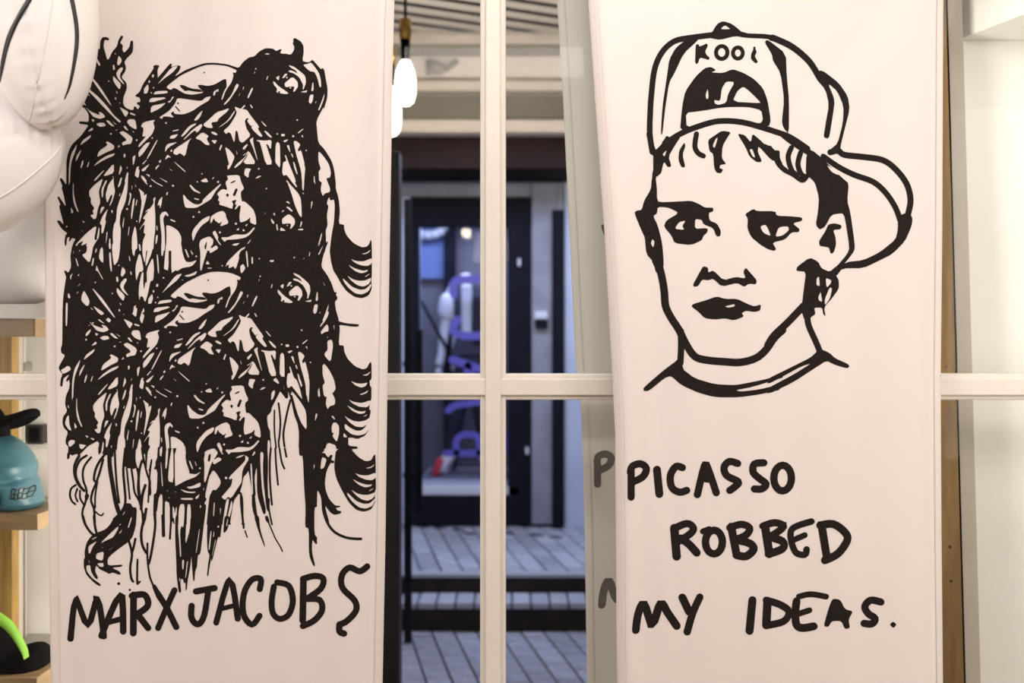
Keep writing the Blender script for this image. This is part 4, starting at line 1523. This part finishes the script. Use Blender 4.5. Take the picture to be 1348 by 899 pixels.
def on_skull(px, y, off=0.001):
    cx, hw, hd = skull_row(y)
    u = min(0.998, abs((px - cx) / hw))
    ca = u ** (1 / 0.9)
    sa = math.sqrt(max(0, 1 - ca * ca))
    d = -(sa ** 0.9) * hd + relief(px, y, sa)
    return Vector((P(px, y, DK).x, DK - DB + d * k - off, base_z + (664 - y) * k))
rows = []
for y in np.linspace(664, 560, 70):
    cx, hw, hd = skull_row(y)
    row = []
    for i in range(120):
        an_ = 2 * PI * i / 120
        ca, sa = math.cos(an_), math.sin(an_)
        x = math.copysign(abs(ca) ** 0.9, ca) * hw
        d = math.copysign(abs(sa) ** 0.9, sa) * hd + relief(cx + x, y, max(0.0, -sa))
        row.append(Vector((P(cx + x, y, DK).x, DK - DB + d * k, base_z + (664 - y) * k)))
    rows.append(row)
cran = MB().grid(rows, close=True, capends=True).done('cranium', M['teal'], sk, True)
teeth = MB()
for y0 in (634.5, 640.5, 646.5):
    teeth.tube([on_skull(x, y0 + 1.0 * math.sin(x)) for x in np.arange(35, 50.1, 1.0)], 0.0016, 6)
for x0 in (35, 38, 41, 44, 47, 49.5):
    teeth.tube([on_skull(x0, y) for y in np.arange(634, 647.1, 1.5)], 0.0014, 6)
tt = teeth.done('tooth_outline', M['black'], sk, True)
tt['label'] = 'black painted outline of two rows of teeth'
ear = MB()
ear.tube([on_skull(x, y) for x, y in catmull([(-8, 632), (0, 629), (5.5, 632), (6, 640), (3, 648), (-4, 655), (-12, 656)], 5)], 0.0018, 6)
ear.done('socket_outline', M['black'], sk, True)

# ---------------------------------------------------------------- caps
def cap(name, label, c, rx, ry, rz, brim, extra=None):
    t = thing(name, label, 'cap', tuple(c))
    rows = []
    for j in range(13):
        th = (PI / 2) * j / 12
        rows.append([c + Vector((max(math.sin(th), 0.02) * math.cos(2 * PI * i / 48) * rx, max(math.sin(th), 0.02) * math.sin(2 * PI * i / 48) * ry,
                                 math.cos(th) * rz * (1 + 0.010 * math.cos(12 * PI * i / 24)))) for i in range(48)])
    rows.append([c + Vector((math.cos(2 * PI * i / 48) * rx * 0.96, math.sin(2 * PI * i / 48) * ry * 0.96, 0)) for i in range(48)])
    MB().grid(rows, close=True, capends=True).done('crown', M['felt'], t, True)
    MB().lathe(c + Vector((0, 0, rz * 0.99)), [(0.009, 0), (0.009, 0.003), (0.005, 0.006)], 12).done('button', M['felt'], t, True)
    brim(t)
    return t
def brim_mesh(pts_top, half, thick, dist):
    """peak: pts_top profile (px, py) along its length; half width in metres per point"""
    up, lo = [], []
    for (px, py), h in zip(pts_top, half):
        q = P(px, py, dist)
        ru, rl = [], []
        for i in range(13):
            u = -1 + 2 * i / 12
            dz = -0.030 * u * u * (h / max(half))
            p = Vector((q.x, q.y + u * h, q.z + dz))
            ru.append(p)
            rl.append(p - Vector((0, 0, thick)))
        up.append(ru)
        lo.append(rl)
    rows = [a + b[::-1] for a, b in zip(up, lo)]
    return MB().grid(rows, close=True, capends=True)
def brim1(t):
    pp = catmull([(-22, 551), (0, 548.5), (20, 543.5), (36, 538.5), (46, 537.5), (50.5, 541)], 4)
    hh = [h[0] for h in catmull([(0.085, 0), (0.083, 0), (0.075, 0), (0.055, 0), (0.03, 0), (0.012, 0)], 4)]
    o = brim_mesh(pp, hh, 0.013, DK).done('peak', M['felt'], t, True)
    bv = o.modifiers.new('soft', 'SUBSURF'); bv.levels = bv.render_levels = 1
cc = Vector((P(-38, 0, DK).x, DK - DB, base_z + (664 - 566) * k - 0.008))
cap('black_cap', 'black baseball cap worn by the teal skull, peak pointing right', cc, 0.095, 0.088, 0.105, brim1)
# lower cap lying on the bottom shelf
sz = P(0, 892.5, D0).z
def brim2(t):
    pp = catmull([(12, 858), (28, 851), (42, 846.5), (52, 846), (58, 850), (61, 857)], 4)
    hh = [h[0] for h in catmull([(0.075, 0), (0.075, 0), (0.070, 0), (0.058, 0), (0.04, 0), (0.015, 0)], 4)]
    o = brim_mesh(pp, hh, 0.042, DK).done('peak', M['felt'], t, True)
    bv = o.modifiers.new('soft', 'SUBSURF'); bv.levels = bv.render_levels = 1
    # lime green peak lining curling over the crown
    arc = catmull([(-24, 806), (-8, 813), (8, 824), (20, 840), (29, 856), (33, 868)], 5)
    wd = [w_[0] for w_ in catmull([(0.030, 0), (0.030, 0), (0.026, 0), (0.018, 0), (0.012, 0), (0.003, 0)], 5)]
    rows = []
    for i, ((x, y), h) in enumerate(zip(arc, wd)):
        q = P(x, y, 2.62)
        nxt = P(*arc[min(i + 1, len(arc) - 1)], 2.62) - P(*arc[max(i - 1, 0)], 2.62)
        n = Vector((nxt.z, 0, -nxt.x)).normalized() * -1
        rows.append([q + n * (h * 0.5), q + Vector((0, -0.010, 0)), q - n * (h * 0.5), q - n * (h * 0.5) + Vector((0, 0.025, 0)), q + n * (h * 0.5) + Vector((0, 0.025, 0))])
    g_ = MB().grid(rows, close=True, capends=True).done('peak_lining', M['green'], t, True)
    g_['label'] = 'bright lime green peak lining'
    bv = g_.modifiers.new('soft', 'SUBSURF'); bv.levels = bv.render_levels = 1
cc = Vector((P(-14, 0, DK).x, DK - DB, sz))
cap('black_cap', 'black and lime green cap lying on the lowest oak shelf', cc, 0.092, 0.088, 0.108, brim2)

# ---------------------------------------------------------------- the alley outside
Z_LOW = 0.0
Z_TR, Y_TR = CZ - (780 - 449.5) / F * 5.45, 5.24 - DB
Z_PL, Y_PL = 0.245, 5.45 - DB
Y_SH = 6.9 - DB
Z_TR = 0.144
tag(box('ground', M['bed'], -4.0, 4.0, 1.0, Y_TR, -0.12, -0.012, None, 0), kind='structure')
low = thing('paving', loc=(0, 2.3, 0), kind='structure')
struct('step_riser', M['riser'], -4.0, 4.0, Y_TR, Y_TR + 0.05, -0.12, Z_TR - 0.012, bev=0.004)
struct('step_bed', M['bed'], -4.0, 4.0, Y_TR + 0.05, Y_PL, -0.12, Z_TR - 0.02, bev=0)
stp = thing('step', loc=(0, Y_TR, 0), kind='structure')
struct('platform_riser', M['riser'], -4.0, 4.0, Y_PL, Y_PL + 0.05, -0.12, Z_PL - 0.022, bev=0.004)
struct('platform_bed', M['bed'], -4.0, 4.0, Y_PL + 0.05, 9.0, -0.12, Z_PL - 0.012, bev=0)
struct('platform_edge', M['tread'], -4.0, 4.0, Y_PL - 0.006, Y_PL + 0.052, Z_PL - 0.022, Z_PL, bev=0.004)
plat = thing('platform', loc=(0, Y_PL, 0), kind='structure')

def clip(poly, x0, x1, y0, y1):
    def half(poly, f, cross):
        out = []
        for i in range(len(poly)):
            a, b = poly[i], poly[(i + 1) % len(poly)]
            if f(a): out.append(a)
            if f(a) != f(b): out.append(cross(a, b))
        return out
    def cx(v): return lambda a, b: (v, a[1] + (b[1] - a[1]) * (v - a[0]) / (b[0] - a[0]))
    def cy(v): return lambda a, b: (a[0] + (b[0] - a[0]) * (v - a[1]) / (b[1] - a[1]), v)
    for f, c_ in ((lambda p: p[0] >= x0, cx(x0)), (lambda p: p[0] <= x1, cx(x1)), (lambda p: p[1] >= y0, cy(y0)), (lambda p: p[1] <= y1, cy(y1))):
        poly = half(poly, f, c_)
        if len(poly) < 3:
            return []
    return poly

def paver_mesh(poly, h):
    m = MB()
    n = len(poly)
    cx_, cy_ = sum(p[0] for p in poly) / n, sum(p[1] for p in poly) / n
    ins = [(p[0] + (cx_ - p[0]) * 0.05, p[1] + (cy_ - p[1]) * 0.05) for p in poly]
    v0 = [m.bm.verts.new((p[0], p[1], -h)) for p in poly]
    v1 = [m.bm.verts.new((p[0], p[1], -0.004)) for p in poly]
    v2 = [m.bm.verts.new((p[0], p[1], 0)) for p in ins]
    m.bm.faces.new(v2)
    for a, b in ((v0, v1), (v1, v2)):
        for i in range(n):
            m.bm.faces.new((a[i], a[(i + 1) % n], b[(i + 1) % n], b[i]))
    bmesh.ops.recalc_face_normals(m.bm, faces=m.bm.faces)
    me = bpy.data.meshes.new('brick')
    m.bm.to_mesh(me)
    m.bm.free()
    me.materials.append(M['brick'])
    return me

def pave(root, x0, x1, y0, y1, z, wd, ln, ang, joint=0.009):
    ca, sa = math.cos(ang), math.sin(ang)
    full = paver_mesh([(ca * u - sa * v, sa * u + ca * v) for u, v in
                       ((-wd / 2 + joint / 2, -ln / 2 + joint / 2), (wd / 2 - joint / 2, -ln / 2 + joint / 2), (wd / 2 - joint / 2, ln / 2 - joint / 2), (-wd / 2 + joint / 2, ln / 2 - joint / 2))], 0.04)
    mx, my = (x0 + x1) / 2, (y0 + y1) / 2
    R_ = math.hypot(x1 - x0, y1 - y0)
    nu, nv = int(R_ / wd) + 2, int(R_ / ln) + 2
    for i in range(-nu, nu):
        for j in range(-nv, nv):
            u, v = i * wd, (j + (0.5 if i % 2 else 0.0)) * ln
            cx_, cy_ = mx + ca * u - sa * v, my + sa * u + ca * v
            poly = [(cx_ + ca * a - sa * b, cy_ + sa * a + ca * b) for a, b in
                    ((-wd / 2 + joint / 2, -ln / 2 + joint / 2), (wd / 2 - joint / 2, -ln / 2 + joint / 2), (wd / 2 - joint / 2, ln / 2 - joint / 2), (-wd / 2 + joint / 2, ln / 2 - joint / 2))]
            q = clip(poly, x0, x1, y0, y1)
            if not q:
                continue
            dz = random.uniform(-0.002, 0.002)
            whole = all(abs(a[0] - b[0]) + abs(a[1] - b[1]) < 1e-6 for a, b in zip(q, poly)) if len(q) == 4 else False
            if whole:
                link('brick', full, None, root, loc=(cx_, cy_, z + dz))
            else:
                gx, gy = sum(p[0] for p in q) / len(q), sum(p[1] for p in q) / len(q)
                ar = abs(sum(q[n][0] * q[(n + 1) % len(q)][1] - q[(n + 1) % len(q)][0] * q[n][1] for n in range(len(q)))) / 2
                if ar < 0.0006:
                    continue
                link('brick', paver_mesh([(p[0] - gx, p[1] - gy) for p in q], 0.04), None, root, loc=(gx, gy, z + dz))
pave(low, -1.25, 1.0, 1.75, Y_TR - 0.004, 0.0, 0.112, 0.225, math.radians(11))
pave(plat, -1.25, 1.05, Y_PL + 0.056, Y_SH - 0.02, Z_PL, 0.112, 0.225, math.radians(10))
for i in range(-14, 12):
    x = i * 0.097
    box('tile', M['tread'], x + 0.005, x + 0.092, Y_TR - 0.012, Y_PL - 0.003, Z_TR - 0.03, Z_TR + random.uniform(-0.001, 0.001), stp, 0.003)
# dark drain slots let into the platform near the shop doors
drain = thing('drain_channel', 'row of dark drain slots in the brick platform before the shop door', 'drain', (0.05, 6.45 - DB, Z_PL))
for (px, py) in ((670, 691), (689, 693), (704, 689), (724, 690), (742, 691), (668, 702), (706, 704), (732, 707), (556, 693), (580, 695), (603, 697), (617, 702)):
    d = (CZ - Z_PL) * F / (py - 449.5)
    q = P(px, py, d)
    MB().box(q.x - 0.045, q.x + 0.045, q.y - 0.025, q.y + 0.025, Z_PL - 0.004, Z_PL + 0.003, 0.002, Matrix.Rotation(math.radians(-35), 3, 'Z')).done('slot', M['riser'], drain)

# ---------------------------------------------------------------- shop across the alley
D = 6.9
shop = thing('shop_front', 'dark navy shop front with a display window across the alley', 'shop front', (0, Y_SH, Z_PL))
def sbox(name, m, x0, y0, x1, y1, d, th, bev=0.006):
    return pbox(name, m, x0, y0, x1, y1, d, th, shop, bev)
sbox('lintel', M['lintel'], 300, 221, 750, 236, D - 0.10, 0.4)
sbox('under_lintel_panel', M['stone'], 300, 236, 742, 259, D - 0.02, 0.25)  # stone band directly below the lintel
sbox('header_panel', M['navy'], 540, 259, 698, 296, D - 0.04, 0.2)
sbox('left_pier', M['bluewall'], 512, 259, 549, 692, D - 0.02, 0.3)
sbox('left_wall', M['stone'], -120, 259, 512, 695, D - 0.01, 0.3)
sbox('window_post', M['navy'], 539, 296, 550, 692, D - 0.05, 0.2)
sbox('window_post', M['navy'], 668, 259, 701, 690, D - 0.06, 0.22)
sbox('base_panel', M['navy'], 540, 652, 702, 692, D - 0.08, 0.22)
sbox('window_sill', M['lintel'], 548, 640, 684, 653, D - 0.06, 1.0)
sbox('pillar', M['stone'], 700, 240, 734, 690, D - 0.10, 0.3)
sbox('corner_strip', M['stone'], 734, 240, 742, 690, D - 0.14, 0.3)
sbox('door_leaf', M['navy'], 727, 276, 743, 692, D - 0.16, 0.06)
sbox('right_wall', M['bluewall'], 743, 236, 1150, 695, D - 0.12, 0.4)
sbox('meter_box', M['lintel'], 704, 410, 721, 420, D - 0.14, 0.05)
sbox('meter_box', M['navy'], 704, 421, 721, 431, D - 0.15, 0.05)
sbox('door_handle', M['lintel'], 681.5, 340, 685.5, 350, D - 0.09, 0.03, 0.003)
sbox('door_handle', M['lintel'], 692, 589, 696, 598, D - 0.09, 0.03, 0.003)
sbox('display_glass', M['dglass'], 549, 296, 669, 645, D - 0.0, 0.006, 0)
sbox('back_wall', M['grey'], 520, 250, 720, 692, D + 0.95, 0.06)
sbox('side_wall', M['grey'], 520, 250, 536, 692, D + 0.30, 0.70)
sbox('blue_panel', M['poster'], 549, 290, 585, 367, D + 0.88, 0.03)
m_ = MB()
for i in range(7):
    a, b = PI + PI * i / 7, PI + PI * (i + 1) / 7
    q0, q1 = P(563 + 22 * math.cos(a), 297 - 13 * math.sin(a), D + 0.8), P(563 + 22 * math.cos(b), 297 - 13 * math.sin(b), D + 0.8)
    m_.tube([q0, q1], 0.035, 8)
m_.done('paper_swag', M['jacket'], shop, True)
sbox('curtain', M['navy'], 584, 290, 600, 645, D + 0.80, 0.05)
MB().tube([P(548, 385, D + 0.3), P(600, 480, D + 0.35)], 0.012, 8).done('slack_cable', M['navy'], shop, True)
# purple painted letters on the display glass
pt = '''
@490 220 3.2118
S 34 445 472 350 482 345 540
S 34 360 645 340 690 390 712 460 712
S 34 340 815 400 835 460 855
S 34 405 840 405 875 420 880
@490 480 3.9647
S 34 395 240 440 212 560 195 640 185
S 34 385 462 560 462 640 460
S 34 440 460 440 395 480 365 540 370 560 405 558 460
S 34 640 460 690 455 695 400 690 360
'''
for it in parse(pt):
    me = ink_mesh('painted_letter', [it], lambda x, y: tuple(P(x, y, D - 0.004)), 0)
    link('painted_letter', me, M['purple'], shop)

# mannequin behind the display glass
DM = 7.35
def skin(name, joints, edges, m, parent, lv=2):
    """one continuous body grown over a joint skeleton: joints = {name: (px, py, depth offset, radius m)}"""
    nm = list(joints)
    me = bpy.data.meshes.new(name)
    me.from_pydata([tuple(P(joints[n][0], joints[n][1], DM + joints[n][2])) for n in nm], [(nm.index(a), nm.index(b)) for a, b in edges], [])
    o = link(name, me, m, parent)
    md = o.modifiers.new('skin', 'SKIN')
    md.use_smooth_shade = True
    for i, n in enumerate(nm):
        r = joints[n][3]
        o.data.skin_vertices[0].data[i].radius = (r, r)
    o.data.skin_vertices[0].data[0].use_root = True
    s = o.modifiers.new('sub', 'SUBSURF')
    s.levels = s.render_levels = lv
    return o
zs = P(0, 640, D).z
man = thing('mannequin', 'headless mannequin in white jacket and dark trousers behind the display glass', 'mannequin', tuple(P(615, 640, DM)))
J = dict(hip=(618, 478, 0, .115), belly=(617, 445, 0, .105), chest=(616, 405, 0, .125), neck0=(614, 376, 0, .062), neck=(613.5, 358, 0, .052),
         shl=(596, 384, 0, .062), ell=(586, 425, -.03, .043), wrl=(581, 466, -.08, .031), hal=(577, 484, -.09, .036),
         shr=(638, 384, 0, .062), elr=(648, 425, .02, .043), wrr=(652, 462, .02, .031), har=(654, 480, .02, .036),
         hl=(606, 492, 0, .085), kl=(598, 556, -.03, .055), al=(590, 612, .02, .038), fl=(583, 622, -.10, .036),
         hr=(630, 492, 0, .085), kr=(637, 556, -.02, .055), ar=(642, 612, .02, .038), fr=(645, 622, -.10, .036))
ED = [('hip', 'belly'), ('belly', 'chest'), ('chest', 'neck0'), ('neck0', 'neck'), ('chest', 'shl'), ('shl', 'ell'), ('ell', 'wrl'), ('wrl', 'hal'),
      ('chest', 'shr'), ('shr', 'elr'), ('elr', 'wrr'), ('wrr', 'har'), ('hip', 'hl'), ('hl', 'kl'), ('kl', 'al'), ('al', 'fl'),
      ('hip', 'hr'), ('hr', 'kr'), ('kr', 'ar'), ('ar', 'fr')]
skin('body', J, ED, M['skin'], man)
# fingers, short unequal chains rooted in the palms
for side, s in (('hal', -1), ('har', 1)):
    hx, hy = J[side][0], J[side][1]
    for i, (dx, ln) in enumerate(((-2.4, 15), (-0.8, 17), (0.8, 16), (2.3, 13), (3.6 * -s, 9))):
        d0 = J[side][2]
        pts = [P(hx + dx * 0.6, hy + 1, DM + d0), P(hx + dx, hy + ln * 0.6, DM + d0 - .005), P(hx + dx * 0.9, hy + ln, DM + d0 + .012)]
        MB().tube(pts, [.011, .010, .007], 8).done('finger', M['skin'], man, True)
JK = {n: (v[0], v[1], v[2], v[3] + .022) for n, v in J.items() if n in ('belly', 'chest', 'neck0', 'shl', 'ell', 'shr', 'elr')}
JK['hem'] = (618, 466, 0, .135)
jk = skin('jacket', JK, [('belly', 'chest'), ('hem', 'belly'), ('chest', 'neck0'), ('chest', 'shl'), ('shl', 'ell'), ('chest', 'shr'), ('shr', 'elr')], M['coat'], man)
JS = {n: (v[0], v[1], v[2], v[3] + .030) for n, v in J.items() if n in ('shl', 'ell')}
skin('sleeve', JS, [('shl', 'ell')], M['jacket'], man)
q0, q1 = P(607, 374, DM - 0.165), P(621, 442, DM - 0.165)
MB().box(q0.x, q1.x, q0.y, q0.y + .06, q1.z, q0.z, .02).done('shirt_front', M['jacket'], man, True)
JT = {n: (v[0], v[1], v[2], v[3] + .016) for n, v in J.items() if n in ('hip', 'hl', 'kl', 'hr', 'kr')}
JT['al2'] = (592, 600, .02, .058)
JT['ar2'] = (641, 600, .02, .058)
skin('trousers', JT, [('hip', 'hl'), ('hl', 'kl'), ('kl', 'al2'), ('hip', 'hr'), ('hr', 'kr'), ('kr', 'ar2')], M['trousers'], man)
# open dark front panel and shoulder bag
q0, q1 = P(622, 388, DM - 0.16), P(642, 448, DM - 0.10)
MB().box(q0.x, q1.x, q0.y - .03, q0.y + .04, q1.z, q0.z, .02).done('shoulder_bag', M['trousers'], man, True)
q0, q1 = P(598, 470, DM - 0.15), P(640, 500, DM - 0.15)
MB().box(q0.x, q1.x, q0.y, q0.y + .26, q1.z, q0.z, .03).done('waist_wrap', M['trousers'], man, True)
for cx_ in (583, 645):
    sh = MB()
    rows = []
    for t in range(9):
        u = t / 8
        px, py = cx_ + 8 - 16 * u if cx_ < 600 else cx_ - 6 + 12 * u, 600 + 24 * u
        q = P(px, py, DM - 0.10 * u)
        r = (.050, .055, .056, .054, .052, .050, .048, .040, .018)[t]
        rows.append([q + Vector((math.cos(2 * PI * i / 12) * r, math.sin(2 * PI * i / 12) * r * 1.4, 0)) for i in range(12)])
    o = sh.grid(rows, close=True, capends=True).done('shoe', M['shoe'], man, True)
    q = P(cx_ - 6 if cx_ < 600 else cx_ + 4, 613, DM - 0.145)
    MB().box(q.x - .030, q.x + .022, q.y - .02, q.y + .02, q.z - .075, q.z + .060, .015, Matrix.Rotation(math.radians(18), 3, 'Y')).done('shoe_panel', M['red'], o, True)
tag(pbox('display_plinth', M['grey'], 556, 629, 668, 641, DM - 0.2, 0.5, None, 0.01), 'low grey plinth under the mannequin behind the display glass', 'plinth')

# brown post at the near left of the alley and the black folding gate
tag(pbox('door_post', M['brownpost'], 480, 200, 525.5, 948.0, 4.0, 0.10), 'dark brown post just right of the bearded faces banner', 'post')
gate = thing('iron_gate', 'black iron gate of thin uprights before the shop window', 'gate', tuple(P(540, 845, 5.02)))
def up(px, y0, y1, d, wd=0.030):
    a, b = P(px, y0, d), P(px, y1, d)
    return MB().box(a.x - wd / 2, a.x + wd / 2, a.y, a.y + wd, b.z, a.z, 0.003).done('upright', M['navy'], gate)
up(536.5, 262, 845, 5.02, 0.036)
up(551.5, 434, 676, 5.02)
for y in (479, 626):
    a, b = P(530, y - 3, 5.02), P(556, y + 3, 5.02)
    MB().box(a.x, b.x, a.y + .005, a.y + .02, b.z, a.z, 0.002).done('rail', M['navy'], gate)

# ---------------------------------------------------------------- overhead: beams, grille, slats
DBm = 6.15
over = thing('alley_canopy', 'cream beam canopy with a grey grille above the alley shop', 'canopy', (0, DBm - DB, 2.5))
def cbx(name, m, y0, y1, d, th, x0=120, x1=1200):
    return pbox(name, m, x0, y0, x1, y1, d, th, over, 0.01)
cbx('beam', M['beam'], 40, 57, DBm, 0.3)
cbx('cable_tray', M['tray'], 57, 74, DBm + 0.06, 0.2)
cbx('panel', M['beam'], 73, 107, DBm + 0.02, 0.2)
cbx('ledge', M['beam'], 105, 119, DBm - 0.10, 0.3)
cbx('grille_back', M['mesh'], 119, 158, DBm + 0.08, 0.05)
g_ = MB()
for i in range(90):
    x = P(505 + i * 4.6, 0, DBm + 0.05).x
    g_.box(x - .006, x + .006, DBm - DB + 0.05, DBm - DB + 0.08, P(0, 158, DBm).z, P(0, 118, DBm).z, 0)
tag(g_.done('grille_bar', M['tray'], over), kind='stuff')
cbx('ledge', M['beam'], 157, 174, DBm - 0.08, 0.3)
cbx('fascia', M['fascia'], 174, 222, DBm + 0.05, 0.5)
# small spotlight fitting on the cream panel
sp = MB()
sp.tube([P(566, 85, DBm - .05), P(583, 92, DBm - .05)], 0.035, 10)
sp.tube([P(585, 93, DBm - .05), P(602, 80, DBm - .05)], 0.016, 8)
sp.tube([P(566, 80, DBm - .03), P(566, 98, DBm - .03)], 0.022, 8)
so = sp.done('spotlight', M['tray'], over, True)
so['label'] = 'small dark spotlight on the cream panel'
ZS = 3.30
struct('slat_void', M['void'], -4.0, 4.0, 1.0, DBm - DB + 0.1, ZS + 0.10, ZS + 0.14, bev=0)
sl = thing('slatted_ceiling', 'cream slats of the alley ceiling with dark gaps', 'ceiling slats', (0, 3.2, ZS))
an = math.radians(25)
for i in range(-18, 8):
    c0 = Vector((0.0, 5.6 - DB + i * 0.172, ZS + 0.012))
    sx = MB().box(-1.9, 1.9, c0.y - 0.044, c0.y + 0.044, ZS + 0.019, ZS + 0.025, 0.001, Matrix.Rotation(an, 3, 'Z'), (0, c0.y, ZS))
    sx.done('slat', M['slat'], sl)
struct('wall_alley', M['stone'], -4.1, -4.0, 1.0, 9.0, -0.12, 3.6, bev=0)
struct('wall_alley', M['stone'], 4.0, 4.1, 1.0, 9.0, -0.12, 3.6, bev=0)

# hanging bulbs
def pendant(label, px, ysock0, ysock1, yb0, yb1, d, rb, watt):
    c = P(px, ysock1, d)
    t = thing('pendant_bulb', label, 'lamp', tuple(P(px, yb1, d)), 'pendant bulbs in the alley')
    a, b = P(px, ysock0, d), P(px, ysock1, d)
    MB().tube([a, (a.x, a.y, 3.30)], 0.006, 8).done('flex', M['black'], t, True)
    MB().tube([b, a], 0.024, 16).done('socket', M['brass'], t, True)
    n = P(px, yb0, d)
    MB().tube([n, b], [0.017, 0.020], 14).done('collar', M['felt'], t, True)
    e = P(px, yb1, d)
    h = n.z - e.z
    MB().lathe(e, [(0.003, 0), (rb * .5, h * .03), (rb * .82, h * .10), (rb, h * .28), (rb, h * .55), (rb * .88, h * .76), (rb * .6, h * .91), (0.017, h)], 20).done('bulb', M['bulb'], t, True)
    l = bpy.data.lights.new('bulb_light', 'POINT')
    l.energy = watt
    l.color = (1.0, 0.84, 0.66)
    l.shadow_soft_size = rb
    o = bpy.data.objects.new('bulb_light', l)
    o.location = e + Vector((0, 0.10, h * .4))
    COL.objects.link(o)
pendant('glowing pendant bulb with brass socket beside the window mullion', 533.5, 26, 52, 80, 140, 4.1, 0.042, 13)
pendant('lower glowing pendant bulb half hidden by the edge of the bearded faces banner', 514, 60, 85, 114, 180, 5.0, 0.052, 7)
